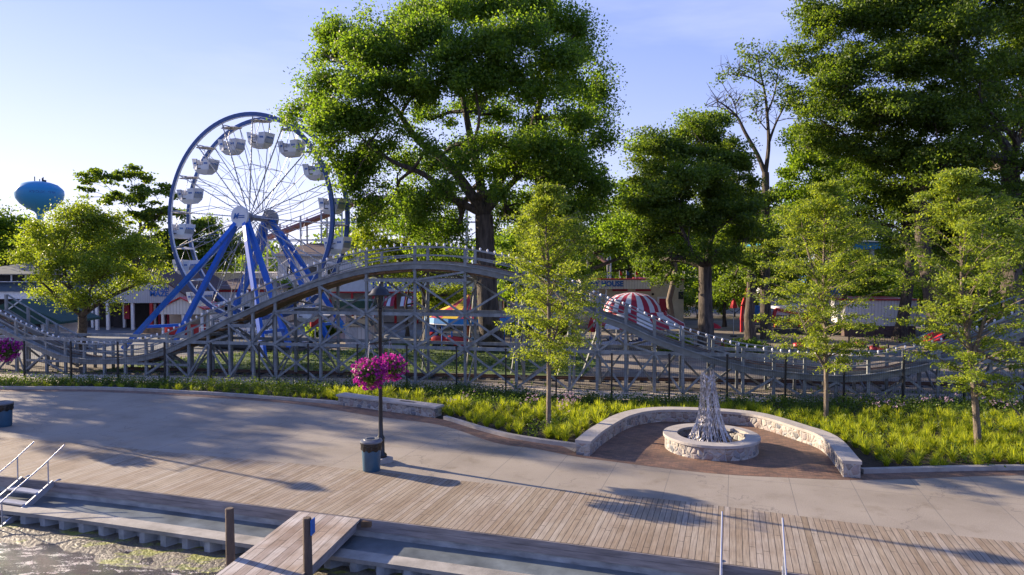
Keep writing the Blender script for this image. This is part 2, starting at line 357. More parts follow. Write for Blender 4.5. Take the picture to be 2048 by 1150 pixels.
def stone():
    t = NT('fieldstone_wall'); nz = t.n('ShaderNodeTexNoise'); nz.inputs['Scale'].default_value = 4.0; t.l(t.pos, nz.inputs['Vector'])
    ad = t.n('ShaderNodeVectorMath', operation='SCALE'); t.l(nz.outputs['Color'], ad.inputs[0]); ad.inputs['Scale'].default_value = 0.16
    av = t.n('ShaderNodeVectorMath', operation='ADD'); t.l(t.pos, av.inputs[0]); t.l(ad.outputs[0], av.inputs[1])
    v = t.n('ShaderNodeTexVoronoi'); v.inputs['Scale'].default_value = 4.6; t.l(av.outputs[0], v.inputs['Vector'])
    e = t.n('ShaderNodeTexVoronoi', feature='DISTANCE_TO_EDGE'); e.inputs['Scale'].default_value = 4.6; t.l(av.outputs[0], e.inputs['Vector'])
    sp = t.n('ShaderNodeSeparateColor'); t.l(v.outputs['Color'], sp.inputs[0])
    c = t.ramp(sp.outputs[0], [(0.0, (0.32, 0.29, 0.25)), (0.22, (0.43, 0.39, 0.35)), (0.4, (0.24, 0.18, 0.15)), (0.55, (0.34, 0.28, 0.26)), (0.72, (0.14, 0.15, 0.175)), (0.86, (0.42, 0.39, 0.36)), (1.0, (0.10, 0.10, 0.11))])
    c = t.mix(0.6, c, t.ramp(t.noise(25, 3), [(0.3, (0.7, 0.7, 0.7)), (0.7, (1.15, 1.15, 1.15))]), 'MULTIPLY')
    m = t.math('LESS_THAN', e.outputs['Distance'], 0.055); c = t.mix(m, c, (0.36, 0.34, 0.31))
    h = t.math('MINIMUM', e.outputs['Distance'], 0.25); t.bump(h, 1.0, 0.12); return t.fin(c, 0.75)
MT['stone'] = stone()
def ground_mat(name, stops, scale=0.3, fine=12, rough=0.95, bump=0.5):
    t = NT(name); c = t.ramp(t.noise(scale, 6, rough=0.62), stops)
    c = t.mix(0.6, c, t.ramp(t.noise(fine, 3), [(0.3, (0.7, 0.7, 0.7)), (0.7, (1.2, 1.2, 1.2))]), 'MULTIPLY')
    t.bump(t.noise(fine * 1.5, 3), bump, 0.03); return t.fin(c, rough)
MT['dirt'] = ground_mat('packed_earth', [(0.3, (0.10, 0.085, 0.065)), (0.55, (0.17, 0.145, 0.115)), (0.75, (0.24, 0.21, 0.17))])
MT['gravel'] = ground_mat('pale_gravel_path', [(0.3, (0.42, 0.35, 0.27)), (0.7, (0.56, 0.48, 0.39))], 0.6, 16)
MT['asphalt'] = ground_mat('grey_asphalt_path', [(0.3, (0.13, 0.14, 0.15)), (0.7, (0.19, 0.20, 0.21))], 0.4, 20)
MT['tanpave'] = ground_mat('tan_pavement', [(0.3, (0.15, 0.125, 0.10)), (0.7, (0.27, 0.23, 0.18))], 0.3, 16)
MT['lawn'] = ground_mat('lawn_soil', [(0.3, (0.045, 0.085, 0.015)), (0.7, (0.09, 0.15, 0.025))], 0.6, 12)
def mud():
    t = NT('wet_sand_with_algae'); c = t.ramp(t.noise(1.0, 5, rough=0.6), [(0.3, (0.10, 0.085, 0.06)), (0.7, (0.19, 0.165, 0.12))])
    c = t.mix(0.7, c, t.ramp(t.noise(20, 3), [(0.3, (0.6, 0.6, 0.6)), (0.7, (1.2, 1.2, 1.2))]), 'MULTIPLY')
    a = t.ramp(t.noise(1.7, 6, rough=0.7, stretch=(0.5, 1.3, 1)), [(0.53, (0, 0, 0)), (0.58, (1, 1, 1))])
    c = t.mix(a, c, t.ramp(t.noise(9, 4), [(0.3, (0.10, 0.13, 0.02)), (0.7, (0.30, 0.30, 0.05))])); t.bump(t.noise(9, 5), 0.9, 0.08); return t.fin(c, 0.55)
MT['mud'] = mud()
def water():
    t = NT('shallow_lake_water'); w = t.noise(2.2, 6, rough=0.7, stretch=(0.7, 1.6, 1)); w2 = t.noise(11, 4, rough=0.65)
    f = t.ramp(t.math('ADD', t.math('MULTIPLY', t.noise(2.2, 6, rough=0.75, stretch=(0.6, 1.6, 1)), 0.75), t.math('MULTIPLY', t.noise(24, 3), 0.25)), [(0.53, (0, 0, 0)), (0.60, (1, 1, 1))])
    c = t.mix(f, (0.040, 0.034, 0.038), (0.50, 0.46, 0.46)); t.bump(t.math('ADD', w, t.math('MULTIPLY', w2, 0.5)), 1.0, 0.25)
    x = t.ramp(f, [(0, (0.07, 0.07, 0.07)), (1, (0.6, 0.6, 0.6))]); return t.fin(c, x, spec=0.6)
MT['water'] = water()
def bark(name, a, b, s=1.0):
    t = NT(name); n1 = t.noise(5 * s, 6, stretch=(1, 1, 0.16), rough=0.65); c = t.ramp(n1, [(0.35, a), (0.65, b)])
    t.bump(n1, 1.0, 0.12); return t.fin(c, 0.9)
MT['bark'] = bark('furrowed_bark', (0.03, 0.024, 0.018), (0.12, 0.095, 0.075))
MT['barkpale'] = bark('pale_young_bark', (0.13, 0.10, 0.075), (0.26, 0.21, 0.165), 2.5)
def leafmat(name, dark, light, trans, tf=0.45, rough=0.5):
    t = NT(name); g = t.n('ShaderNodeNewGeometry')
    f = t.math('ADD', t.math('MULTIPLY', g.outputs['Random Per Island'], 0.6), t.math('MULTIPLY', t.noise(0.35, 3), 0.6))
    c = t.ramp(f, [(0.25, dark), (0.85, light)]); ct = t.mix(1.0, c, trans, 'MULTIPLY')
    t.fin(c, rough, spec=0.35)
    tr = t.n('ShaderNodeBsdfTranslucent'); t.l(ct, tr.inputs['Color']); ms = t.n('ShaderNodeMixShader'); ms.inputs[0].default_value = tf
    t.l(t.p.outputs[0], ms.inputs[1]); t.l(tr.outputs[0], ms.inputs[2]); t.l(ms.outputs[0], t.out.inputs['Surface']); return t.m
MT['leafbig'] = leafmat('cottonwood_leaves', (0.038, 0.088, 0.014), (0.120, 0.182, 0.020), (2.95, 2.8, 1.15), 0.52)
MT['leafdark'] = leafmat('dark_maple_leaves', (0.034, 0.070, 0.013), (0.105, 0.155, 0.019), (3.0, 2.8, 1.1), 0.48)
MT['leafmid'] = leafmat('mid_green_leaves', (0.055, 0.110, 0.012), (0.15, 0.22, 0.020), (2.7, 2.6, 1.1), 0.5)
MT['leafyellow'] = leafmat('yellow_green_leaves', (0.08, 0.135, 0.014), (0.20, 0.26, 0.024), (2.3, 2.1, 1.0), 0.5)
MT['leafyoung'] = leafmat('honeylocust_leaves', (0.085, 0.145, 0.020), (0.23, 0.30, 0.035), (2.4, 2.1, 1.0), 0.5)
MT['grass'] = leafmat('ornamental_grass_blades', (0.10, 0.16, 0.015), (0.40, 0.44, 0.04), (1.9, 1.8, 0.7), 0.5)
MT['shrub'] = leafmat('green_groundcover_leaves', (0.035, 0.075, 0.010), (0.09, 0.14, 0.018), (2.4, 2.2, 1.0), 0.4)
MT['petal'] = leafmat('magenta_petals', (0.22, 0.008, 0.16), (0.55, 0.04, 0.38), (1.6, 1.4, 1.6), 0.35)
MT['pinkpetal'] = leafmat('pale_pink_petals', (0.42, 0.25, 0.36), (0.62, 0.45, 0.55), (1.3, 1.2, 1.3), 0.3)

# ---------------------------------------------------------------- foliage
def leaf_obj(name, C, size, mat, parent, seed=0, aspect=0.62, flat=0.0, up=0.25):
    """C: (n,3) world positions; one small rhombic leaf each"""
    r = np.random.default_rng(seed); n = len(C)
    nrm = r.normal(size=(n, 3)); nrm[:, 2] = nrm[:, 2] * (1 - flat) + (up + flat * 2.2); nrm /= np.linalg.norm(nrm, axis=1)[:, None]
    t = r.normal(size=(n, 3)); t -= nrm * (t * nrm).sum(1)[:, None]; t /= np.linalg.norm(t, axis=1)[:, None]
    b = np.cross(nrm, t); s = size * r.uniform(0.65, 1.3, n)[:, None]
    v = np.empty((n, 4, 3)); v[:, 0] = C - t * s * 0.5; v[:, 1] = C + b * s * aspect * 0.5 + t * s * 0.05; v[:, 2] = C + t * s * 0.5; v[:, 3] = C - b * s * aspect * 0.5 + t * s * 0.05
    o = ORG.get(parent, V(0, 0, 0)); v -= np.array([o.x, o.y, o.z])
    me = bpy.data.meshes.new(name); me.vertices.add(4 * n); me.vertices.foreach_set('co', v.ravel())
    me.loops.add(4 * n); me.loops.foreach_set('vertex_index', np.arange(4 * n, dtype=np.int32))
    me.polygons.add(n); me.polygons.foreach_set('loop_start', np.arange(0, 4 * n, 4, dtype=np.int32)); me.polygons.foreach_set('loop_total', np.full(n, 4, dtype=np.int32))
    me.update(calc_edges=True); me.materials.append(mat); ob = bpy.data.objects.new(name, me); COL.objects.link(ob)
    if parent is not None: ob.parent = parent
    return ob
def lobe(px, py, r, ry=None, Y=50, dY=0, ryd=None):
    k = Y / F; return (U(px, py, Y + dY), r * k, (ryd or (r + (ry or r)) / 2) * k, (ry or r) * k)
def tree(name, label, base, lobes, fork, tr, nleaf, lsize, lmat, bmat, seed=1, clump=1.0, nclump=8, flat=0.0, cz=0.75, group=None, spread=1.0, up=0.25, edge=0.42, limb=0.34, trunk_pts=None, thin=1.0, limbs=()):
    r = np.random.default_rng(seed); rr = random.Random(seed)
    root = thing(name, label, 'tree', tuple(base), group); wood = MB(); base = Vector(base); fork = Vector(fork)
    tp = [base] + ([Vector(p) for p in trunk_pts] if trunk_pts else [base.lerp(fork, 0.35) + V(rr.uniform(-1, 1) * tr * 0.4, 0, 0), base.lerp(fork, 0.7) + V(rr.uniform(-1, 1) * tr * 0.5, 0, 0)]) + [fork]
    nt = len(tp); wood.tube([tp[0] + V(0, 0, -0.1)] + [tp[0] + V(0, 0, 0.5)] + tp[1:], [tr * 1.5, tr * 1.12] + [tr * (1 - 0.3 * i / nt) for i in range(1, nt)], 12)
    tot = sum(l[1] * l[3] * l[2] for l in lobes); P = []; nodes = [(fork, tr * 0.62, 0.0)]
    for lp_, r_a, r_b in limbs:
        pl_ = catmull([fork] + [Vector(q) for q in lp_], 5); n_ = len(pl_) - 1; rr_ = [r_a + (r_b - r_a) * i / n_ for i in range(n_ + 1)]; wood.tube(pl_, rr_, 9)
        nodes += [(pl_[i], rr_[i] * .8, 0.0) for i in range(4, n_ + 1)]
    if limbs: nodes = nodes[1:]
    order = sorted(lobes, key=lambda l_: (Vector(l_[0]) - fork).length)
    for (c, rx, ry, rz) in order:
        c = Vector(c); best = min(nodes, key=lambda q: (q[0] - c).length + 0.55 * q[2] + (4 if q[0].z > c.z + 2.5 * rz else 0) + (3 if q[1] < 0.04 else 0)); start = best[0]; d = c - start; r0 = best[1] * (0.92 if best[2] == 0 else 0.72)
        mid = start.lerp(c, 0.45) + V(rr.uniform(-.16, .16), rr.uniform(-.16, .16), rr.uniform(-0.02, .14)) * d.length
        end = c + V(rr.uniform(-.3, .3) * rx, 0, rz * 0.3); path = catmull([start, mid, c, end], 4); L0 = len(path) - 1; rad = [max(0.03, r0 * (1 - 0.68 * i / L0)) for i in range(L0 + 1)]
        acc_ = best[2]
        for i in range(1, L0 + 1):
            acc_ += (path[i] - path[i - 1]).length
            if i >= 2: nodes.append((path[i], rad[i], acc_))
        wood.tube(path, rad, 7)
        n_c = max(3, int(nclump * (rx * ry * rz / (clump ** 3)) ** 0.66 * 1.0)); vol = rx * ry * rz / tot; nl = int(nleaf * vol / n_c) + 1
        for k in range(n_c):
            u = r.normal(size=3); u /= np.linalg.norm(u); u[2] = u[2] if u[2] > -0.55 else -u[2] * 0.5
            q = r.uniform(0.12, 1) ** edge; cc = Vector((c.x + u[0] * rx * q, c.y + u[1] * ry * q, c.z + u[2] * rz * q))
            i0 = rr.randrange(len(path) // 3, len(path)); a = path[i0]
            if clump > 0.25: wood.tube([a, a.lerp(cc, 0.55) + V(0, 0, rr.uniform(-0.02, 0.12) * (cc - a).length), cc], [max(0.012, rad[i0] * 0.45) * thin, max(0.01, rad[i0] * 0.22) * thin, 0.008], 4, caps=False)
            cs = clump * r.uniform(0.7, 1.35); dv = r.normal(size=(nl, 3)); dv /= np.linalg.norm(dv, axis=1)[:, None]; pts = dv * (r.uniform(0, 1, nl) ** 0.5)[:, None] * (1 + 0.20 * r.normal(size=nl))[:, None] * np.array([cs * r.uniform(.7, 1.5), cs * r.uniform(.7, 1.5), cs * cz * r.uniform(.6, 1.15)]) * 0.86 * spread + np.array([cc.x, cc.y, cc.z]); P.append(pts)
    P = np.concatenate(P); P = P[P[:, 2] > base.z + 0.15]
    wood.obj('trunk', bmat, root, smooth=True); leaf_obj('crown', P, lsize, lmat, root, seed, flat=flat, up=up)
    return root

# ================================================================ THE SETTING
EDGE = catmull([(-60, 33.4), (-40, 27.6), (-27, 23.9), (-15.6, 20.8), (-11.5, 19.7), (-5.7, 17.9), (-3.9, 17.35), (-0.3, 16.25), (3.6, 15.0), (5.4, 14.4), (12, 12.25), (22, 9.0), (34, 5.1)], 6)
DBACK = catmull([(-60, 37.0), (-40, 31.2), (-27, 27.6), (-17.7, 25.2), (-10.9, 23.2), (-6.9, 22.1), (-4.7, 21.4), (-0.35, 20.0), (3.4, 19.0), (5.9, 18.1), (9.1, 16.8), (11.8, 15.8), (18, 13.7), (34, 8.6)], 6)
K_L = catmull([(-60, 36.9), (-40, 36.2), (-26.5, 35.5), (-21.2, 35.3), (-15, 33.9), (-10.1, 32.3), (-8.0, 31.55)], 6)
K_M = catmull([(-2.9, 28.55), (-0.66, 25.95), (0.78, 24.85), (2.35, 24.0)], 6)
K_R = catmull([(10.95, 21.05), (16.1, 21.4), (24, 21.3), (40, 20.5)], 6)
SEAT_O = catmull([(2.16, 23.2), (2.98, 25.1), (4.4, 27.5), (6.1, 28.6), (8.5, 28.35), (10.1, 27.5), (11.0, 25.4), (11.35, 23.6), (10.66, 20.6)], 8)
SEAT_I = offset(SEAT_O, -0.56)
PAV_F = catmull([(-40, 35.2), (-26.5, 34.9), (-21.2, 34.75), (-15, 33.35), (-10.1, 31.7), (-6, 29.2), (-2.9, 27.5), (-0.64, 24.8), (0.76, 24.0), (2.2, 22.95), (3.4, 22.35), (5.2, 21.5), (6.7, 20.97), (8.3, 20.7), (10.2, 20.45), (12.2, 20.55), (15.8, 20.9), (24, 20.8), (40, 20.0)], 6)
FEN = catmull([(-60, 38.6), (-45, 38.4), (-33, 38.2), (-21.1, 37.5), (-15.9, 36.9), (-8, 36.2), (-2.55, 35.2), (0.15, 34.2), (2.87, 33.0), (5.5, 32.5), (11, 32.2), (17.7, 31.9), (23.6, 31.5), (36, 31.3), (60, 31)], 10)

struct('ground', MB().add([(p.x, p.y + 0.4, -0.03) for p in EDGE] + [(400, 5, -0.03), (1500, 200, -0.03), (1500, 1500, -0.03), (-1500, 1500, -0.03), (-1500, 100, -0.03), (-300, 60, -0.03)], [tuple(range(len(EDGE) + 6))]), MT['dirt'])
bench_line = [V(-8.0, 31.55, 0), V(-2.9, 28.55, 0)]
BACK = K_L + bench_line + K_M + SEAT_O[::1] + K_R
def poly2(A, B): return list(A) + list(B)[::-1]
struct('plaza', MB().sheet(poly2(DBACK, [V(-60, 37.4, 0)] + BACK[1:]), 0.0), MT['concrete'])
struct('boardwalk', MB().sheet(poly2(EDGE, DBACK), 0.006), MT['deck'])
struct('paving', MB().sheet(poly2(PAV_F, [V(-40, 36.1, 0)] + [p for p in K_L if p.x > -39] + bench_line + K_M[:-2] + offset(SEAT_O, -.25) + K_R), 0.005), MT['pavers'])
# kerbs with a real step
for K, lab in ((K_L, 'l'), (K_M, 'm'), (K_R, 'r')):
    struct('kerb', MB().sweep(K, offset(K, 0.2), -0.02, 0.14), MT['kerb'])
BEDP = [p + V(0, 0.1, 0) for p in BACK]
struct('planting_bed', MB().sheet(poly2(BEDP, FEN), 0.03), MT['soil'])
PATHB = offset(FEN, 2.6)
struct('gravel_path', MB().sheet(poly2([p + V(0, 0.02, 0) for p in FEN], PATHB), 0.0), MT['gravel'])
struct('lawn', MB().sheet([(-26, 41.5), (-3, 41), (4, 39.5), (6, 46), (4, 56), (-8, 58), (-13, 52), (-22, 50)], -0.015), MT['lawn'])
struct('asphalt_path', MB().sheet([(-90, 46), (-38, 46), (-22, 50), (-22, 57), (-8, 60), (-8, 68), (-95, 75)], -0.018), MT['asphalt'])
struct('pavement', MB().sheet([(5, 41.5), (60, 39), (75, 75), (-7, 74), (-7, 61), (5, 58.5)], -0.02), MT['tanpave'])

# lake side: wall, ledge, sheet piling, mud, water
w = MB()
for z0, z1, d in ((-0.155, -0.004, 0.0), (-0.31, -0.16, -0.004)):
    w.sweep(offset(EDGE, -0.03 + d), offset(EDGE, 0.05), z0, z1)
tag(w.obj('dock_fascia', MT['fascia']), kind='structure')
struct('dock_wall', MB().sweep(offset(EDGE, 0.0), offset(EDGE, 0.35), -1.6, -0.315), MT['oldconc'])
LIP = offset(EDGE, -1.32)
struct('dock_ledge', MB().sweep(LIP, offset(EDGE, -0.86), -0.55, -0.45), MT['ledge'])
struct('dock_ledge_painted_shade', MB().sweep(offset(EDGE, -0.865), offset(EDGE, -0.005), -0.6, -0.475), MT['shadeledge'])  # rear strip of the ledge, its shade painted in as a dark material
# corrugated sheet piling below the ledge
acc = 0; PZ = []; LI = offset(EDGE, -1.20); LO = offset(EDGE, -1.33)
def resample(P, step):
    out = [P[0]]; d = 0
    for a, b in zip(P, P[1:]):
        l = (b - a).length; t = step - d
        while t <= l: out.append(a.lerp(b, t / l)); t += step
        d = (d + l) % step
    return out
S = resample(EDGE, 0.175); SO = offset(S, -1.29); SI = offset(S, -1.04)
ZZ = [(SO if (i % 4) in (0, 1) else SI)[i] for i in range(len(S))]
struct('sheet_piling', MB().ribbon([(p.x, p.y, -1.45) for p in ZZ], [(p.x, p.y, -0.55) for p in ZZ]), MT['pile'])
MUDF = offset(EDGE, -5.6)
nx = 40; mudv = []; rng = np.random.default_rng(3)
Sx = resample(EDGE, 0.5); rows = [offset(Sx, -d) for d in (0.9, 1.45, 1.75, 2.05, 2.4, 2.9, 4.0, 7.0, 12.0)]
mz = [-.79, -.80, -.81, -.845, -.90, -1.0, -1.15, -1.6, -2.2]
m = MB(); n = len(Sx)
for j, row in enumerate(rows):
    for i, p in enumerate(row): m.v.append((p.x + rng.normal() * .04, p.y, mz[j] + rng.normal() * 0.018 + 0.025 * math.sin(i * 0.33 + j) + 0.03 * math.sin(i * .11 - j * .7)))
for j in range(len(rows) - 1):
    for i in range(n - 1): m.f.append((j * n + i, j * n + i + 1, (j + 1) * n + i + 1, (j + 1) * n + i))
struct('lake_shore', m, MT['mud'], True)
wv = [(-1500, 60, -0.87), (-60, 30.5, -0.87)] + [(p.x, p.y, -0.87) for p in offset(EDGE, -1.7)] + [(400, -10, -0.87), (400, -1500, -0.87), (-1500, -1500, -0.87)]
struct('lake_water', MB().add(wv, [tuple(range(len(wv)))]), MT['water'])
struct('lake_bed', MB().sheet([(-1500, 200), (1500, 200), (1500, -1500), (-1500, -1500)], -3.0), MT['mud'])

# pier running out over the lake
PC = V(-4.75, 17.72, 0)
pr = thing('pier', 'weathered plank pier running out from the boardwalk over the shore', 'pier', tuple(PC)); q = MB()
a1, a2 = V(-5.62, 17.95, 0), V(-3.88, 17.42, 0); out = V(-0.235, -1, 0).normalized() * 11
PW = V(-0.16, -1, 0).normalized() * 11
zt = -0.012
q.hexa([(a1.x, a1.y, zt - .06), (a2.x, a2.y, zt - .06), (a2.x + PW.x, a2.y + PW.y, zt - .06), (a1.x + PW.x, a1.y + PW.y, zt - .06), (a1.x, a1.y, zt), (a2.x, a2.y, zt), (a2.x + PW.x, a2.y + PW.y, zt), (a1.x + PW.x, a1.y + PW.y, zt)])
def pierplank():
    # planks run lengthwise along the pier
    d = PW.normalized(); return planks('pier_boards', [(0.26, 0.22, 0.19), (0.44, 0.40, 0.36), (0.52, 0.49, 0.46), (0.33, 0.28, 0.25), (0.48, 0.44, 0.40)], 0.245, (-d.y, d.x, 0), tuple(d), 0.055, dirt=0.9, lines=2.9)
q.obj('plank_deck', pierplank(), pr)
for s in (a1, (a1 + a2) / 2, a2):
    MB().beam(s + PW * 0.02 + V(0.08 if s is a1 else (-0.08 if s is a2 else 0), 0, -0.17), s + PW + V(0.08 if s is a1 else (-0.08 if s is a2 else 0), 0, -0.17), 0.07, 0.2).obj('stringer', MT['fascia'], pr)
MB().box(-3.86, 17.22, -0.2, -3.55, 17.32, -0.04).obj('bracket', MT['woodbrown'], pr)

MT['postwood'] = M('dark_post_timber', (0.12, 0.085, 0.06), 0.85, var=0.4, scale=5, bump=0.6, stretch=(1, 1, .3))
def moor(name, x, y, top, lab, tagged):
    t = thing(name, lab, 'post', (x, y, -1.3)); p = MB(); n = 9; pts = []; 
    p.tube([(x, y, -1.3), (x + .01, y, -0.3), (x, y, top - 0.03), (x, y, top)], [0.105, 0.10, 0.092, 0.082], 11); p.obj('post', MT['postwood'], t, smooth=True)
    if tagged: MB().obox((x + 0.115, y + 0.02, 0), V(0.1, 1, 0).normalized(), V(1, -.1, 0).normalized(), 0.10, 0.012, top - 0.36, top - 0.04).obj('tag_plate', MT['signblue'], t)
moor('mooring_post', -6.28, 15.0, 1.1, 'rough timber mooring post at the left edge of the plank pier', False)
moor('mooring_post', -4.36, 14.35, 1.13, 'timber mooring post carrying a small blue plate by the pier', True)

# metal steps down to the water
def stairs(org, d, label):
    """org: top right corner at the edge, d: direction along the edge (to the left), steps go down away from the edge"""
    o = Vector(org); n = V(-d.y, d.x, 0) if V(-d.y, d.x, 0).y < 0 else V(d.y, -d.x, 0); W_ = 1.25
    t = thing('metal_steps', label, 'steps', tuple(o)); al = MT['alu']
    def P(a, b, z): return o + d * a + n * b + V(0, 0, z)
    for a in (0, W_): MB().beam(P(a, 0.02, -0.02), P(a, 1.75, -0.95), 0.05, 0.17).obj('stringer', al, t)
    for k in range(4):
        b = 0.30 + 0.40 * k; z = -0.17 - 0.21 * k
        MB().hexa([P(0.03, b, z - .04), P(W_ - .03, b, z - .04), P(W_ - .03, b + 0.26, z - .04), P(0.03, b + 0.26, z - .04), P(0.03, b, z), P(W_ - .03, b, z), P(W_ - .03, b + .26, z), P(0.03, b + .26, z)]).obj('tread', al, t)
    for a in (0, W_):
        h = MB(); h.tube([P(a, -0.35, 1.02), P(a, 0.3, 0.6), P(a, 1.75, -0.20)], 0.019, 8); h.obj('handrail', al, t, smooth=True)
        for b, z0, z1 in ((0.18, -0.12, 0.68), (1.55, -0.95, -0.08)): MB().tube([P(a, b, z0), P(a, b, z1)], 0.019, 8).obj('baluster', al, t, smooth=True)
        MB().tube([P(a, 0.05, -0.03), P(a, -0.12, 0.02), P(a, -0.2, 0.012)], 0.02, 6).obj('hook', al, t, smooth=True)
stairs((-13.75, 20.30, 0), -DD, 'aluminium steps with handrails going down to the water at the left')
stairs((5.75, 14.28, 0), -DD, 'aluminium steps with two handrails at the bottom right edge of the boardwalk')

# straight stone bench
def stonebench():
    a, b = V(-8.15, 31.5, 0), V(-3.25, 28.72, 0); t = thing('stone_bench', 'straight fieldstone bench with a pale concrete seat beside the lamp post', 'bench', tuple(a))
    d = (b - a).normalized(); n = V(-d.y, d.x, 0); mid = (a + b) / 2 + n * 0.3; l = (b - a).length / 2
    MB().obox(mid, d, n, l - .05, 0.24, 0, 0.40).obj('stone_base', MT['stone'], t, bevel=.015)
    MB().obox(mid, d, n, l + .03, 0.31, 0.40, 0.50).obj('seat', MT['cap'], t, bevel=.015)
    MB().obox(mid + d * 1.1 + n * .02, d, n, 0.42, 0.09, 0.501, 0.506).obj('plaque', MT['darkroof'], t)
stonebench()
# curved stone bench
t = thing('curved_bench', 'long curved fieldstone bench wrapping round the brick seating area', 'bench', (7, 28.3, 0))
si = offset(SEAT_O, -0.04); sj = offset(SEAT_O, -0.52)
MB().sweep(si, sj, 0, 0.42).obj('stone_base', MT['stone'], t)
MB().sweep(SEAT_O, SEAT_I, 0.42, 0.52).obj('seat', MT['cap'], t)
# ring planter
c = V(7.05, 24.0, 0)
t = thing('ring_planter', 'round fieldstone planter ring in the middle of the curved bench', 'planter', tuple(c))
def arc(r, a0, a1, n=60): return [c + V(math.cos(a0 + (a1 - a0) * i / n), math.sin(a0 + (a1 - a0) * i / n), 0) * r for i in range(n + 1)]
g0, g1 = math.radians(2), math.radians(38)
MB().sweep(arc(1.60, 0, 2 * math.pi), arc(1.24, 0, 2 * math.pi), 0, 0.42).obj('stone_base', MT['stone'], t)
MB().sweep(arc(1.66, g1, 2 * math.pi + g0), arc(1.16, g1, 2 * math.pi + g0), 0.42, 0.52).obj('seat', MT['cap'], t, bevel=.012)
MB().sweep(arc(1.66, g0, g1, 20), arc(1.36, g0, g1, 20), 0.42, 0.52).obj('seat', MT['cap'], t)
MB().lathe([(1.25, 0.0), (1.25, 0.16)], 40, c).obj('soil', MT['soil'], t)
# sculpture of woven metal strips
def sculpture():
    t = thing('metal_sculpture', 'tapering cone sculpture woven from shiny metal strips in the ring planter', 'sculpture', (c.x, c.y, 0.16)); r = np.random.default_rng(5)
    prof = [(0.16, .84), (0.45, .66), (0.8, .49), (1.2, .38), (1.6, .31), (2.0, .26), (2.4, .23), (2.75, .20)]
    pz = [p[0] for p in prof]; pr_ = [p[1] for p in prof]
    mt = NT('polished_strip_metal'); mm = mt.fin(mt.ramp(mt.noise(9, 3), [(0.3, (0.32, 0.29, 0.29)), (0.7, (0.68, 0.65, 0.65))]), 0.35, 0.75)
    cc = V(c.x - 0.05, c.y, 0); rods = MB()
    for k in range(110):
        a = r.uniform(0, 2 * math.pi); tw = r.normal() * 0.25; zt_ = r.uniform(1.7, 2.85) if k % 3 else r.uniform(1.0, 2.0); pts = []
        for i in range(7):
            z = 0.16 + (zt_ - 0.16) * i / 6; rad = np.interp(z, pz, pr_) * (1 + 0.03 * r.normal()); aa = a + tw * i / 6
            pts.append((cc.x + math.cos(aa) * rad - 0.05 * max(0, z - 1), cc.y + math.sin(aa) * rad, z))
        rods.tube(pts, 0.009, 4)
    rods.obj('rods', mm, t)
    fish = MB()
    for k in range(1300):
        z = 0.2 + 2.45 * r.uniform() ** 1.25; a = r.uniform(0, 2 * math.pi); rad = np.interp(z, pz, pr_) + r.uniform(-.015, .045)
        p = V(cc.x + math.cos(a) * rad - 0.05 * max(0, z - 1), cc.y + math.sin(a) * rad, z); n_ = V(math.cos(a), math.sin(a), 0.25).normalized(); up = V(r.normal() * .35, r.normal() * .35, 1); up -= n_ * up.dot(n_); up.normalize()
        s = n_.cross(up); l = r.uniform(.04, .085); wd = r.uniform(.006, .013); n_ = (n_ + s * r.normal() * .4).normalized(); s = n_.cross(up).normalized()
        fish.hexa([p - up * l - n_ * .003, p + s * wd - n_ * .003, p + up * l - n_ * .003, p - s * wd - n_ * .003, p - up * l + n_ * .003, p + s * wd + n_ * .003, p + up * l + n_ * .003, p - s * wd + n_ * .003])
    fish.obj('strips', mm, t)
sculpture()

# ---------------------------------------------------------------- lamp posts, flower baskets, bins
def lamp_post():
    t = thing('street_lamp', 'black street lamp with two flower basket arms beside the bin in the foreground', 'street lamp'); bk = MT['black']
    MB().lathe([(0.40, 0), (0.40, 0.17)], 4).obj('footing', MT['cap'], t)
    MB().lathe([(0.20, 0.17), (0.20, 0.24), (0.13, 0.32), (0.12, 0.75), (0.135, 0.8), (0.08, 0.9), (0.066, 1.5), (0.056, 4.95), (0.075, 4.98), (0.075, 5.06), (0.035, 5.1)], 16).obj('pole', bk, t, smooth=True)
    d = V(0.34, 0.94, 0).normalized(); m = MB(); m.tube([d * -0.64 + V(0, 0, 3.98), V(0, 0, 3.98), d * 0.64 + V(0, 0, 3.98)], 0.02, 8)
    for s in (-1, 1): m.tube([V(0, 0, 3.7), d * s * 0.4 + V(0, 0, 3.96)], 0.012, 6); m.blob(d * s * 0.64 + V(0, 0, 3.98), 0.035)
    m.obj('basket_arm', bk, t, smooth=True)
    for k in range(6):
        a = math.radians(60 * k + 15); x, y = math.cos(a), math.sin(a)
        MB().tube(catmull([(x * .03, y * .03, 5.05), (x * .17, y * .17, 5.17), (x * .25, y * .25, 5.35), (x * .26, y * .26, 5.52)], 4), 0.013, 6).obj('cage_bar', bk, t, smooth=True)
    MB().lathe([(0.37, 5.50), (0.38, 5.53), (0.30, 5.60), (0.25, 5.70), (0.12, 5.79), (0.05, 5.82), (0.04, 5.88), (0.0, 5.9)], 24).obj('hood', bk, t, smooth=True)
    MB().lathe([(0.04, 5.1), (0.055, 5.15), (0.10, 5.35), (0.11, 5.5)], 12).obj('lens', MT['glass'], t, smooth=True)
    return t
lp = lamp_post(); LPX = (-4.33, 22.35, 0); lp.location = LPX
L2 = (-20.95, 27.2, 0)
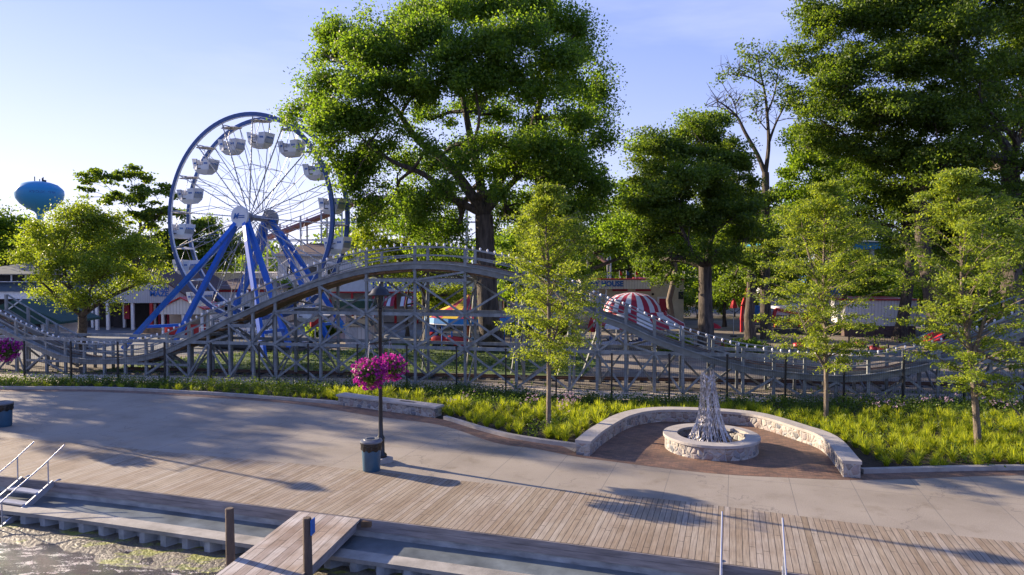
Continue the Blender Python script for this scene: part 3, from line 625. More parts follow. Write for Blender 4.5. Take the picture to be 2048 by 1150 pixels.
def flower_basket(seed):
    t = thing('flower_basket', '', 'flower basket'); r = np.random.default_rng(seed)
    MB().lathe([(0.05, -0.22), (0.18, -0.2), (0.26, -0.05), (0.27, 0.02)], 16).obj('pot', MT['terracotta'], t, smooth=True)
    m = MB()
    for k in range(3):
        a = 2.1 * k + .4; m.tube([(0.25 * math.cos(a), 0.25 * math.sin(a), 0.0), (0, 0, 0.86)], 0.006, 4)
    m.obj('hanger', MT['steel'], t)
    def cloud(n, r0, r1):
        u = r.normal(size=(n, 3)); u /= np.linalg.norm(u, axis=1)[:, None]; q = r.uniform(r0, r1, n)[:, None]
        bumpy = 1 + 0.13 * np.sin(u[:, :1] * 7 + seed) * np.cos(u[:, 1:2] * 6) + 0.08 * np.sin(u[:, 2:] * 9 + seed)
        p = u * q * bumpy; p[:, 2] = p[:, 2] * 0.84 - 0.06; return p
    leaf_obj('foliage', cloud(2600, 0.12, 0.50), 0.075, MT['shrub'], t, seed)
    ctr = cloud(470, 0.38, 0.57); ctr = ctr[(np.sin(ctr[:, 0] * 9 + seed) + np.sin(ctr[:, 2] * 8) + r.normal(size=len(ctr)) * .6) > -0.75]
    pts = np.repeat(ctr, 7, 0) + r.normal(size=(len(ctr) * 7, 3)) * 0.016
    leaf_obj('flowers', pts, 0.062, MT['petal'], t, seed + 1, aspect=0.9)
    return t
fb = flower_basket(4); fd = V(0.34, 0.94, 0).normalized()
def hang(base, s): p = Vector(base) + fd * 0.64 * s; return (p.x, p.y, 3.12)
fb.scale = (1.08,) * 3; fb.location = hang(LPX, -1); tag(fb, 'magenta flower basket on the nearer arm of the foreground lamp'); fb['group'] = 'hanging flower baskets'
dup(fb, hang(LPX, 1), 2.0, 'magenta flower basket on the farther arm of the foreground lamp', 0.98)
lp2 = dup(lp, L2, 0.0, 'black street lamp at the left edge holding one visible flower basket')
dup(fb, hang((L2[0] + .05, L2[1], 0), 1), 4.0, 'magenta flower basket cut by the left edge of the photo')
dup(fb, hang(L2, -1), 1.0, 'magenta flower basket just beyond the left edge of the photo')
def bin_():
    t = thing('trash_can', 'blue grey barrel bin with a black bag under its lid beside the lamp', 'trash can')
    MB().lathe([(0.255, 0), (0.27, 0.02), (0.305, 0.80)], 32).obj('barrel', MT['cangrey'], t, smooth=True)
    b = MB(); n = 64; prof = [(0.312, 0.66), (0.33, 0.70), (0.325, 0.80), (0.34, 0.88), (0.33, 0.92)]
    b.lathe(prof, n, caps=False)
    b.v = [(x * (1 + 0.035 * math.sin(13 * math.atan2(y, x) + 5 * z * 9)), y * (1 + 0.035 * math.sin(13 * math.atan2(y, x) + 5 * z * 9)), z + (0.025 * math.sin(9 * math.atan2(y, x)) if z < .68 else 0)) for x, y, z in b.v]
    b.obj('bin_bag', MT['bag'], t, smooth=True)
    MB().lathe([(0.34, 0.90), (0.355, 0.93), (0.345, 0.965), (0.30, 0.985), (0.25, 0.99), (0.24, 1.01), (0.15, 1.015), (0.14, 0.985), (0.135, 0.93)], 40, caps=False).obj('lid', MT['lidgrey'], t, smooth=True)
    MB().lathe([(0.135, 0.93), (0.0, 0.92)], 24, caps=False).obj('opening', MT['darkint'], t)
    return t
tb = bin_(); tb.location = (-4.45, 21.42, 0.006)
dup(tb, (-20.5, 27.35, 0), 1.0, 'grey barrel bin cut by the left edge of the plaza')

# ---------------------------------------------------------------- planting bed
def bed_ok(x, y, m=0.12):
    return inside(x, y, BEDPOLY)
BEDPOLY = [(p.x, p.y) for p in poly2(offset(BEDP, 0.16), offset(FEN, -0.05))]
kx = [p.x for p in BACK]; 
def back_y(x):                                            # front line of the bed at x
    best = [p.y for p in BACK if abs(p.x - x) < 0.6]; return max(best) if best else 30
fx = np.array([p.x for p in FEN]); fy = np.array([p.y for p in FEN])
def fen_y(x): return float(np.interp(x, fx, fy))
def blades(name, tufts, mat, label, seed):
    """tufts: list of (x,y,height,n)"""
    r = np.random.default_rng(seed); B = []; 
    for x, y, h, n in tufts:
        a = r.uniform(0, 2 * math.pi, n); lean = r.uniform(0.05, 1.15, n); hh = h * r.uniform(0.6, 1.12, n) * (1 - 0.38 * lean)
        bx = x + np.cos(a) * r.uniform(0, .06, n); by = y + np.sin(a) * r.uniform(0, .06, n)
        dx, dy = np.cos(a) * lean * h * 0.62, np.sin(a) * lean * h * 0.62; w_ = r.uniform(.006, .012, n); sx, sy = -np.sin(a + r.normal(size=n)) * w_, np.cos(a + r.normal(size=n)) * w_
        v = np.zeros((n, 6, 3)); z0 = 0.03
        v[:, 0] = np.stack([bx - sx, by - sy, np.full(n, z0)], 1); v[:, 1] = np.stack([bx + sx, by + sy, np.full(n, z0)], 1)
        v[:, 2] = np.stack([bx + dx * .35 + sx, by + dy * .35 + sy, z0 + hh * .62], 1); v[:, 5] = np.stack([bx + dx * .35 - sx, by + dy * .35 - sy, z0 + hh * .62], 1)
        v[:, 3] = np.stack([bx + dx + sx * .3, by + dy + sy * .3, z0 + hh], 1); v[:, 4] = np.stack([bx + dx - sx * .3, by + dy - sy * .3, z0 + hh], 1); B.append(v)
    v = np.concatenate(B); n = len(v); me = bpy.data.meshes.new(name); me.vertices.add(6 * n); me.vertices.foreach_set('co', v.ravel())
    base = (np.arange(n) * 6)[:, None]; idx = np.concatenate([base + np.array([[0, 1, 2, 5]]), base + np.array([[5, 2, 3, 4]])], 1).ravel().astype(np.int32)
    me.loops.add(len(idx)); me.loops.foreach_set('vertex_index', idx); me.polygons.add(2 * n)
    me.polygons.foreach_set('loop_start', np.arange(0, 8 * n, 4, dtype=np.int32)); me.polygons.foreach_set('loop_total', np.full(2 * n, 4, dtype=np.int32))
    me.update(calc_edges=True); me.materials.append(mat); o = bpy.data.objects.new(name, me); COL.objects.link(o); return tag(o, label, 'grass', kind='stuff')
T = []; SH = []; r0 = random.Random(11); tries = 0
x = -34.0
while x < 33:
    x += 0.44
    y0 = back_y(x); y1 = fen_y(x); y = y0 + 0.45
    j = 0
    while y < y1:
        xx, yy = x + r0.uniform(-.17, .17), y + r0.uniform(-.17, .17); dep = (yy - y0) / max(0.5, y1 - y0)
        if bed_ok(xx, yy):
            narrow = x < -9
            lim = 0.55 + 0.12 * math.sin(x * 0.7) if not narrow else 0.25
            if x > 11: lim = 0.72
            if r0.random() < .07: y += .46; continue
            if dep < lim and r0.random() > .12 and not (abs(xx - 1.43) < .9 and abs(yy - 27) < .55 ):
                T.append((xx, yy, (0.52 if not narrow else 0.40) * r0.uniform(.7, 1.2), 96 if not narrow else 50))
            else: SH.append((xx, yy))
        y += 0.46 + (0.1 if j % 2 else 0); j += 1
blades('ornamental_grass', T, MT['grass'], 'tufts of yellow green ornamental grass filling the bed behind the benches', 3)
# low leafy cover along the fence
r = np.random.default_rng(9); P = []
for (xx, yy) in SH: P.append(np.array([xx, yy, 0.16]) + r.normal(size=(95, 3)) * np.array([.2, .2, .12]))
P = np.concatenate(P); P[:, 2] = np.abs(P[:, 2]) * r.uniform(.8, 1.5, len(P)) + .03
tag(leaf_obj('ground_cover', P, 0.085, MT['shrub'], None, 8), 'low dark green ground cover along the foot of the fence', 'ground cover', kind='stuff')
rb = random.Random(21); T2 = [(xx + rb.uniform(-.1, .1), yy, .5 * rb.uniform(.6, 1.2), 16) for (xx, yy) in SH if rb.random() < .5]
blades('meadow_grass', T2, MT['shrub'], 'darker thin grass growing among the ground cover by the fence', 5)
# pink flowers in the bed
P = []
for (px, py, n) in ((1135, 792, 14), (1150, 798, 10), (1128, 803, 12), (1072, 793, 8), (1058, 798, 6), (1120, 818, 5), (1745, 805, 10), (1768, 803, 10), (1790, 806, 8), (1900, 800, 8), (1990, 803, 10), (2020, 806, 9), (900, 800, 5), (930, 790, 5), (1850, 795, 8)):
    p = G(px, py, 0.62)
    for k in range(n): P.append(np.array([p.x, p.y, 0.62]) + r.normal(size=3) * np.array([.2, .3, .1]))
P = np.repeat(np.array(P), 8, 0); P += r.normal(size=P.shape) * 0.03
tag(leaf_obj('wild_flowers', P, 0.05, MT['pinkpetal'], None, 10), 'scattered pale pink flower heads above the bed grass', 'flowers', kind='stuff')
# short grass on the lawn
LP = []; 
for k in range(5200):
    xx, yy = rb.uniform(-25, 5.5), rb.uniform(41.3, 57)
    if inside(xx, yy, [(-26, 41.5), (-3, 41), (4, 39.5), (6, 46), (4, 56), (-8, 58), (-13, 52), (-22, 50)]): LP.append((xx, yy, .13 * rb.uniform(.6, 1.3), 12))
blades('lawn_grass', LP, MT['shrub'], 'mown lawn grass under the trees behind the coaster', 6)
# weeds between gravel and the railway
WE = [(xx, fen_y(xx) + rb.uniform(2.5, 3.2), .2 * rb.uniform(.5, 1.5), 8) for xx in [rb.uniform(-35, 30) for _ in range(200)]]
blades('weeds', WE, MT['shrub'], 'weeds along the far edge of the gravel path', 12)

# ---------------------------------------------------------------- black fence
ft = thing('wire_fence', 'black wire mesh fence on dark posts between the bed and the coaster', 'fence', (0, 34.2, 0))
FP = resample([p for p in FEN if p.x > -36], 2.72); FP = [p for p in FP if p.x < 32]
for p in FP: MB().box(p.x - .04, p.y - .04, 0, p.x + .04, p.y + .04, 2.2).lathe([(0.065, 2.2), (0.065, 2.25), (0.0, 2.3)], 6, (p.x, p.y, 0)).obj('post', MT['black'], ft)
for a, b in zip(FP, FP[1:]):
    m = MB(); d = b - a; L_ = d.length; n = int(L_ / 0.10)
    for k in range(1, n): q = a + d * (k / n); m.beam(q + V(0, 0, 0.08), q + V(0, 0, 2.08), 0.006)
    for z in (0.1, 0.3, 0.7, 1.1, 1.5, 1.9, 2.05): m.beam(a + V(0, 0, z), b + V(0, 0, z), 0.007)
    m.obj('wire_panel', MT['mesh'], ft)

# ---------------------------------------------------------------- miniature railway
def rail_y(x): return 40.3 - 0.13 * (x + 10) if x < 4 else 38.5 - 0.10 * (x - 4)
rt = thing('railway_track', 'narrow gauge railway track on dark sleepers behind the coaster posts', 'railway', (0, 39, 0))
pts = [V(-24 + i * 2, rail_y(-24 + i * 2), 0) for i in range(34)]
for s in (-0.3, 0.3):
    m = MB(); P_ = offset(pts, s)
    for a, b in zip(P_, P_[1:]): m.beam(a + V(0, 0, .1), b + V(0, 0, .1), 0.05, 0.09)
    m.obj('rail', MT['rust'], rt)
sl = []; 
for p in resample(pts, 0.7): sl.append(MB().obox(p, V(.12, .99, 0).normalized(), V(.99, -.12, 0).normalized(), 0.52, 0.09, -0.02, 0.055))
many('sleeper', sl, MT['darkroof'], rt)

# ================================================================ ROLLER COASTER
FT = [(-60, 590), (0, 625), (60, 655), (120, 680), (170, 688), (230, 687), (280, 682), (330, 668), (400, 635), (450, 608), (500, 585), (560, 557), (640, 527), (700, 509), (750, 499), (830, 492), (900, 494), (960, 502), (1040, 520), (1100, 545), (1160, 573), (1200, 595), (1252, 612), (1310, 640), (1367, 660), (1430, 680), (1500, 698), (1560, 705), (1640, 712), (1700, 714), (1760, 708), (1820, 697), (1900, 680), (1960, 658), (2048, 620), (2130, 585)]
BT = [(-60, 543), (0, 583), (60, 620), (110, 650), (180, 685), (240, 690), (300, 690), (360, 665), (450, 618)]
BTR = [(1640, 708), (1760, 706), (1812, 690), (1884, 655), (1960, 622), (2048, 588), (2130, 555)]
def cl(px, off=0.0):                                     # point of the coaster line seen at px
    u = (px - 1024) / F; Y = (35.88 + off) / (1 + 0.193 * u); return V(u * Y, Y, 0)
def zof(px, py, off=0.0): p = cl(px, off); return U(px, py, p.y).z
fX = [cl(a).x for a, b in FT]; fZ = [zof(a, b) for a, b in FT]
OFF = 2.25
BB = [(a, b) for a, b in BT[:-2]] + [(a, None) for a in ()]
bX = []; bZ = []
for a, b in BT[:-1]: bX.append(cl(a, OFF).x); bZ.append(zof(a, b, OFF))
for a, b in FT:
    if 400 <= a <= 1640: p = cl(a); bX.append(p.x + OFF * .19); bZ.append(zof(a, b))
for a, b in BTR[1:]: bX.append(cl(a, OFF).x); bZ.append(zof(a, b, OFF))
o_ = np.argsort(bX); bX = list(np.array(bX)[o_]); bZ = list(np.array(bZ)[o_])
def smooth_interp(X, Z):
    xs = np.linspace(X[0], X[-1], 600); zs = np.interp(xs, X, Z); k = np.ones(13) / 13; zp = np.pad(zs, 6, mode='edge'); return xs, np.convolve(zp, k, 'valid')
fxs, fzs = smooth_interp(fX, fZ); bxs, bzs = smooth_interp(bX, bZ)
CD = V(1, -0.193, 0).normalized(); CB = V(0.193, 1, 0).normalized()
def FPt(x, off=0.0, z=0): return V(x + CB.x * off, 35.88 - 0.193 * x + CB.y * off, z)
def fz(x): return float(np.interp(x, fxs, fzs))
def bz(x): return float(np.interp(x + CB.x * OFF, bxs, bzs))
PXS = [-55, -10, 30, 49, 90, 128, 166, 206, 248, 290, 332, 376, 415, 458, 505, 550, 640, 733, 830, 930, 1033, 1140, 1195, 1252, 1310, 1367, 1427, 1488, 1550, 1612, 1675, 1740, 1810, 1880, 1985, 2090]
X = [cl(a).x for a in PXS]
rc = thing('roller_coaster', 'low grey timber roller coaster with a humped track and bulb lined handrail', 'roller coaster', (0, 36.5, 0)); WG = MT['woodgrey']
DH = 0.98                                                # handrail above the deck
for x_ in X:
    MB().beam(FPt(x_, 0, -0.05), FPt(x_, 0, fz(x_) + .02), 0.14, 0.14, up=CB).obj('post', WG, rc)
    MB().beam(FPt(x_, OFF, -0.05), FPt(x_, OFF, bz(x_) + .02), 0.14, 0.14, up=CB).obj('post', WG, rc)
xs = np.linspace(X[0], X[-1], 190)
def rib(off, zf, dz, w_, h_, name, mat, step=1, lat=0):
    m = MB()
    for a, b in zip(xs[::step], xs[step::step]): m.beam(FPt(a, off, zf(a) + dz), FPt(b, off, zf(b) + dz), w_, h_)
    return m.obj(name, mat, rc)
rib(-0.08, fz, 0.0, 0.12, 0.06, 'handrail', WG); rib(OFF + .08, bz, 0.0, 0.12, 0.06, 'handrail', WG)
rib(-0.09, fz, -0.46, 0.05, 0.07, 'mid_rail', WG); rib(OFF + .09, bz, -0.46, 0.05, 0.07, 'mid_rail', WG)
rib(-0.10, fz, -DH - 0.10, 0.06, 0.28, 'ledger', MT['ledger']); rib(OFF + .10, bz, -DH - 0.10, 0.06, 0.28, 'ledger', MT['ledger'])
rib(-0.13, fz, -DH + 0.07, 0.10, 0.05, 'ledger_cap', WG)
def midz(t): return lambda a: fz(a) * (1 - t) + bz(a) * t
for wk in (((0.0, 0.5, 0),), ((OFF - 0.5, OFF, 0),)):      # walkway boards
  m = MB()
  for a, b in zip(xs, xs[1:]):
      for o0, o1, d in wk:
          t0, t1 = o0 / OFF, o1 / OFF; z = lambda q, t: midz(t)(q) - DH
          m.hexa([FPt(a, o0, z(a, t0) - .05), FPt(b, o0, z(b, t0) - .05), FPt(b, o1, z(b, t1) - .05), FPt(a, o1, z(a, t1) - .05), FPt(a, o0, z(a, t0)), FPt(b, o0, z(b, t0)), FPt(b, o1, z(b, t1)), FPt(a, o1, z(a, t1))])
  m.obj('walkway', MT['woodgrey'], rc)
for t_ in (0.30, 0.70):
    m = MB(); zz = midz(t_)
    for a, b in zip(xs, xs[1:]): m.beam(FPt(a, OFF * t_, zz(a) - DH + .06), FPt(b, OFF * t_, zz(b) - DH + .06), 0.2, 0.26)
    m.obj('track_beam', MT['ledger'], rc)
    m = MB()
    for a, b in zip(xs, xs[1:]): m.beam(FPt(a, OFF * t_, zz(a) - DH + .205), FPt(b, OFF * t_, zz(b) - DH + .205), 0.1, 0.03)
    m.obj('rail', MT['rust'], rc)
ties = []
for q in np.arange(X[0], X[-1], 0.62): ties.append(MB().beam(FPt(q, 0.05, fz(q) - DH - .14), FPt(q, OFF - .05, bz(q) - DH - .14), 0.14, 0.12))
ties.sort(key=lambda m_: abs(m_.v[0][0] + 2)); many('cross_tie', ties, MT['woodbrown'], rc)
# brown plank soffit under the hump
m = MB(); hx = [q for q in xs if -15.5 < q < -1.0]
for a, b in zip(hx, hx[1:]): m.hexa([FPt(a, .1, fz(a) - DH - .36), FPt(b, .1, fz(b) - DH - .36), FPt(b, OFF - .1, bz(b) - DH - .36), FPt(a, OFF - .1, bz(a) - DH - .36), FPt(a, .1, fz(a) - DH - .22), FPt(b, .1, fz(b) - DH - .22), FPt(b, OFF - .1, bz(b) - DH - .22), FPt(a, OFF - .1, bz(a) - DH - .22)])
m.obj('soffit', MT['woodbrown'], rc)
# horizontal ledgers
LV = [2.05, 3.85, 5.68]
def topz(x_): return fz(x_) - DH - .25
hb = []
for off in (-0.10, OFF + 0.10):
    for z in LV:
        run = [x_ for x_ in X if topz(x_) > z + .05]
        if len(run) > 1: hb.append(MB().beam(FPt(run[0] - .1, off, z), FPt(run[-1] + .1, off, z), 0.05, 0.18))
x415, x376 = cl(415).x, cl(376).x
hb.append(MB().beam(FPt(cl(458).x, -.1, 3.05), FPt(cl(505).x, -.1, 3.05), .05, .18))
for z in (1.0,):
    hb.append(MB().beam(FPt(cl(49).x, -.1, z - .3), FPt(cl(376).x, -.1, z - .3), .05, .14))
for h_ in hb: h_.obj('girt', WG, rc)
# bracing
br = []; bays = list(zip(X, X[1:]))
for off, sgn in ((-0.16, 0), (OFF + 0.16, 1)):
    for i, (a, b) in enumerate(bays):
        tz = min(topz(a), topz(b)); lv = [0.05] + [z for z in LV if z < tz - .2] + [tz]
        if tz < 0.7: continue
        for k in range(len(lv) - 1):
            if lv[k + 1] - lv[k] < 0.4: continue
            fl = (i + k + sgn) % 2
            za, zb = (lv[k], lv[k + 1]) if fl else (lv[k + 1], lv[k])
            br.append((0 if off < 0 else 1, MB().beam(FPt(a, off, za), FPt(b, off, zb), 0.045, 0.11)))
            if (b - a) > 2.2 and k < 2 and off < 0: br.append((2, MB().beam(FPt(a, off - .05, zb), FPt(b, off - .05, za), 0.045, 0.11)))
for i, x_ in enumerate(X):                               # across the bents, standing out sideways at the back
    tz = topz(x_); lv = [0.05] + [z for z in LV if z < tz - .2] + [tz]
    if tz < 0.8: continue
    for k in range(len(lv) - 1):
        d = 0.10
        za, zb = (lv[k], lv[k + 1]) if (i + k) % 2 else (lv[k + 1], lv[k]); br.append((1, MB().beam(FPt(x_ + d, 0, za), FPt(x_ + d, OFF, zb), 0.045, 0.12)))
    for z in lv[1:]:
        if i % 2 == 0: br.append((3, MB().beam(FPt(x_ - .1, -.05, z - .05), FPt(x_ - .1, OFF + .05, z - .05), 0.05, 0.14)))
    if tz > 3.2 : br.append((1, MB().beam(FPt(x_, OFF, tz * .93), FPt(x_ - 1.2, OFF + 2.6, 0.0), 0.06, 0.13)))
br.sort(key=lambda q: q[0]); many('brace', [q[1] for q in br], WG, rc)
# bulbs along the front handrail
bl = []
for q in resample([FPt(q, -.08, fz(q)) for q in np.linspace(X[0] + 1, X[-1] - 1, 500)], 0.40):
    bl.append(MB().lathe([(0.022, 0.03), (0.03, 0.06), (0.05, 0.09), (0.058, 0.13), (0.04, 0.17), (0.0, 0.20)], 6, (q.x, q.y, q.z)))
bl.sort(key=lambda m_: abs(m_.v[0][0] - 4)); many('bulb', bl, MT['bulb'], rc)

# ================================================================ FERRIS WHEEL
FO = V(-20.45, 54.6, 0); TH = math.radians(21); fdv = V(math.cos(TH), -math.sin(TH), 0); fnv = V(-math.sin(TH), -math.cos(TH), 0)
HZ = 10.25; R = 8.0; HW = 0.95
def W(a, b, z): return FO + fdv * a + fnv * b + V(0, 0, z)
def C_(ang, r_, b): return W(math.sin(ang) * r_, b, HZ + math.cos(ang) * r_)
fw = thing('ferris_wheel', 'blue and white ferris wheel with white tub gondolas left of the big cottonwood', 'ferris wheel', tuple(FO))
for s in (1, -1):
    m = MB(); ml = MB(); n = 96
    for i in range(n):
        a, b = 2 * math.pi * i / n, 2 * math.pi * (i + 1) / n
        p = [C_(a, R + .17, s * HW - .09), C_(b, R + .17, s * HW - .09), C_(b, R + .17, s * HW + .09), C_(a, R + .17, s * HW + .09), C_(a, R - .13, s * HW - .09), C_(b, R - .13, s * HW - .09), C_(b, R - .13, s * HW + .09), C_(a, R - .13, s * HW + .09)]
        m.hexa(p)
        p = [C_(a, R - .13, s * HW - .06), C_(b, R - .13, s * HW - .06), C_(b, R - .13, s * HW + .06), C_(a, R - .13, s * HW + .06), C_(a, R - .19, s * HW - .06), C_(b, R - .19, s * HW - .06), C_(b, R - .19, s * HW + .06), C_(a, R - .19, s * HW + .06)]
        ml.hexa(p)
    rm = m.obj('rim', MT['rimblue'], fw); ml.obj('rim_liner', MT['white'], rm)
A0 = math.radians(5)
angs = [A0 + 2 * math.pi * k / 16 for k in range(16)]
ST = MT['steel']
for a in angs:
    m = MB(); d = math.radians(4.0)
    for s in (1, -1):
        m.tube([C_(a - .02, 0.5, s * 0.7), C_(a, R - .1, s * HW)], 0.036, 5)
        m.tube([C_(a + d * 2.4, R * .52, s * .55), C_(a, R - .1, s * HW)], 0.022, 4); m.tube([C_(a + d * 2.4, R * .52, s * .55), C_(a + .3, 0.6, s * 0.6)], 0.022, 4)
    for f in (0.28, 0.52, 0.76): m.tube([C_(a, R * f, .7 + (HW - .7) * f), C_(a, R * f, -.7 - (HW - .7) * f)], 0.022, 4)
    m.tube([C_(a, R * .28, .75), C_(a, R * .52, -.8)], 0.014, 4); m.tube([C_(a, R * .52, -.8), C_(a, R * .76, .9)], 0.014, 4)
    sp = m.obj('spoke', ST, fw)
    b_ = MB(); bp_ = []; br_ = []
    for k in range(52): bp_.append(C_(a, 1.2 + k * 0.13, .70 + (HW - .7) * (1.2 + k * .13) / R + .05)); br_.append(.055 if k % 2 else .014)
    b_.tube(bp_, br_, 4)
    b_.obj('bulb_strip', MT['dirtywhite'], sp)
for s in (.8, -.8):
    m = MB()
    for a, b in zip(angs, angs[1:] + angs[:1]): m.tube([C_(a, R * .52, s), C_(b if b > a else b + 2 * math.pi, R * .52, s)], 0.016, 4)
    m.obj('tie_ring', ST, fw)
MB().tube([W(0, 1.65, HZ), W(0, -1.65, HZ)], 0.22, 16).obj('axle', ST, fw, smooth=True)
MB().tube([W(0, .75, HZ), W(0, .6, HZ)], 0.4, 20).obj('hub_flange', ST, fw, smooth=True)
hd = MB().tube([W(0, 1.6, HZ), W(0, 1.8, HZ)], 0.80, 40).obj('hub_disc', MT['white'], fw, smooth=True)
MB().tube([W(0, -1.6, HZ), W(0, -1.8, HZ)], 0.80, 40).obj('hub_disc', MT['steel'], fw, smooth=True)
p = W(-0.34, 1.82, HZ + .02); text('M', 0.62, MT['signblue'], hd, p, -TH, italic=0.35, bold=0.005)
m = MB()
for k in range(7):
    for row, zz in ((0, 0.06), (1, -0.08)):
        q = W(-0.02 + k * 0.085, 1.81, HZ + zz); m.obox(q, fdv, fnv, 0.03, 0.012, HZ + zz - .035, HZ + zz + .035)
m.obj('small_lettering', MT['signblue'], hd)
BL = MT['blue']
def leg(a, b, foot_a, foot_b, w_=0.36): MB().beam(W(a, b, HZ - .1), W(foot_a, foot_b, 0.25), w_, w_ * .9, up=fnv).obj('leg', BL, fw)
for s in (1, -1):
    for fa, fb_ in ((-5.9, 2.7), (5.2, 2.4)): leg(math.copysign(.35, fa), s * 1.45, fa, s * fb_)
    for fa, fb_ in ((-8.4, 5.2), (5.4, 5.4)): MB().beam(W(math.copysign(1.3, fa), s * 2.4, HZ - 2.0), W(fa, s * fb_, 0.0), 0.32, 0.3, up=fnv).obj('leg', BL, fw); MB().beam(W(math.copysign(.25, fa), s * 1.5, HZ - .2), W(math.copysign(1.3, fa), s * 2.4, HZ - 2.0), 0.32, 0.3, up=fnv).obj('leg_head', BL, fw)
    MB().beam(W(-7.0, s * 4.4, 1.7), W(-5.2, s * 2.65, 1.75), .24, .22).obj('leg_brace', BL, fw)
    MB().beam(W(4.8, s * 4.7, 1.7), W(4.6, s * 2.4, 1.7), .24, .22).obj('leg_brace', BL, fw)
    MB().beam(W(-6.0, s * 2.7, 0.3), W(5.4, s * 2.4, 0.3), .26, .2).obj('base_beam', MT['darkroof'], fw)
for fa, s in ((-5.9, 1), (5.2, 1)): MB().beam(W(fa * .98, 2.6, .3), W(fa * .98, -2.6, .3), .26, .2).obj('base_beam', MT['darkroof'], fw)
# loading platform
pf = MB(); pf.obox(W(0, 0, 0), fdv, fnv, 3.6, 2.4, 0.05, 0.62); pf.obj('platform', MT['darkroof'], fw)
m = MB()
for k in range(19): q = W(-3.6 + k * .4, 2.35, 0); m.obox(q, fdv, fnv, .025, .02, .62, 1.6)
m.beam(W(-3.6, 2.35, 1.6), W(3.6, 2.35, 1.6), .05); m.obj('platform_rail', MT['white'], fw)
for k in range(3): MB().obox(W(4.0 + k * .35, 0, 0), fdv, fnv, .17, 1.1, 0.0, 0.45 - .15 * k).obj('step', MT['steel'], fw)
# gondolas
def gondola():
    Wt = MB(); 
    bot = [(-.50, -.32, -2.34), (.50, -.32, -2.34), (.50, .32, -2.34), (-.50, .32, -2.34)]
    mid = [(-.82, -.52, -2.02), (-.42, -.62, -2.02), (.42, -.62, -2.02), (.82, -.52, -2.02), (.82, .52, -2.02), (.42, .62, -2.02), (-.42, .62, -2.02), (-.82, .52, -2.02)]
    low = [(-.93, -.56, -1.62), (-.36, -.66, -1.62), (.36, -.66, -1.62), (.93, -.56, -1.62), (.93, .56, -1.62), (.36, .66, -1.62), (-.36, .66, -1.62), (-.93, .56, -1.62)]
    Wt.v = bot + mid + low; f = [(3, 2, 1, 0)]
    f += [(0, 1, 6, 5), (0, 5, 4), (1, 7, 6), (1, 2, 8, 7), (2, 9, 8), (2, 3, 10, 9), (3, 11, 10), (3, 0, 4, 11)]
    f += [(4 + i, 4 + (i + 1) % 8, 12 + (i + 1) % 8, 12 + i) for i in range(8)]; Wt.f = f
    for s in (-1, 1):                                     # raised seat backs at both ends
        a = [(s * .34, -.64, -1.63), (s * .93, -.55, -1.63), (s * .93, .55, -1.63), (s * .34, .64, -1.63)]; b = [(s * .36, -.69, -1.10), (s * 1.03, -.6, -1.06), (s * 1.03, .6, -1.06), (s * .36, .69, -1.10)]
        k = .05
        for i, j in ((0, 1), (1, 2), (2, 3)):
            A, B, Cc, D = [Vector(q) for q in (a[i], a[j], b[j], b[i])]; nn = (B - A).cross(D - A).normalized() * k * .5
            Wt.hexa([A - nn, B - nn, B + nn, A + nn, D - nn, Cc - nn, Cc + nn, D + nn])
    g = Wt.obj('gondola', MT['white'], None); ORG[g] = V(0, 0, 0); g.parent = fw
    m = MB(); 
    for s in (-1, 1): m.hexa([(s * .3, -.5, -1.9), (s * .95, -.5, -1.9), (s * .95, .5, -1.9), (s * .3, .5, -1.9), (s * .35, -.55, -1.5), (s * .98, -.5, -1.5), (s * .98, .5, -1.5), (s * .35, .55, -1.5)])
    m.obj('seat', MT['steel'], g)
    m = MB(); n = 8; ring = [(1.05 * math.cos(2 * math.pi * (k + .5) / n), .78 * math.sin(2 * math.pi * (k + .5) / n), -.10) for k in range(n)]
    m.v = [(0, 0, .12)] + ring + [(0, 0, 0.0)]; m.f = [(0, 1 + k, 1 + (k + 1) % n) for k in range(n)] + [(n + 1, 1 + (k + 1) % n, 1 + k) for k in range(n)]; m.obj('canopy', MT['dirtywhite'], g)
    m = MB(); m.tube([(0, -.06, -.02), (0, -.62, -1.3), (0, -.66, -1.7)], .028, 6); m.tube([(0, .06, -.02), (0, .62, -1.3), (0, .66, -1.7)], .028, 6); m.tube([(0, -HW + .1, .02), (0, HW - .1, .02)], .045, 8); m.obj('hanger', ST, g)
    m = MB()                                              # blue lettering blocks on the outside of the tub
    for s in (-1, 1):
        for sy in (-1, 1):
            for xx, ww in ((.50, .05), (.62, .045), (.74, .05)):
                yy = -(.675 - (xx - .36) * .165); m.hexa([(s * xx - ww, sy * -yy - .01, -1.55), (s * xx + ww, sy * -yy - .01, -1.55), (s * xx + ww, sy * -yy + .035, -1.55), (s * xx - ww, sy * -yy + .035, -1.55), (s * xx - ww, sy * (-yy + .015) - .01, -1.40), (s * xx + ww, sy * (-yy + .015) - .01, -1.40), (s * xx + ww, sy * (-yy + .015) + .035, -1.40), (s * xx - ww, sy * (-yy + .015) + .035, -1.40)])
        for yy in (-.36, -.18, 0, .18, .36):
            m.hexa([(s * .955 - .02, yy - .06, -1.52), (s * .955 + .035, yy - .06, -1.52), (s * .955 + .035, yy + .06, -1.52), (s * .955 - .02, yy + .06, -1.52), (s * .985 - .02, yy - .06, -1.38), (s * .985 + .035, yy - .06, -1.38), (s * .985 + .035, yy + .06, -1.38), (s * .985 - .02, yy + .06, -1.38)])
    m.obj('lettering', MT['signblue'], g)
    for s in (-1, 1):
        m = MB(); m.beam((-.37, s * .71, -1.12), (-.30, s * .665, -1.92), .035); m.beam((-.30, s * .665, -1.92), (.05, s * .665, -1.92), .06)
        m.obj('door_frame', MT['darkint'], g)
    return g
g0_ = gondola()
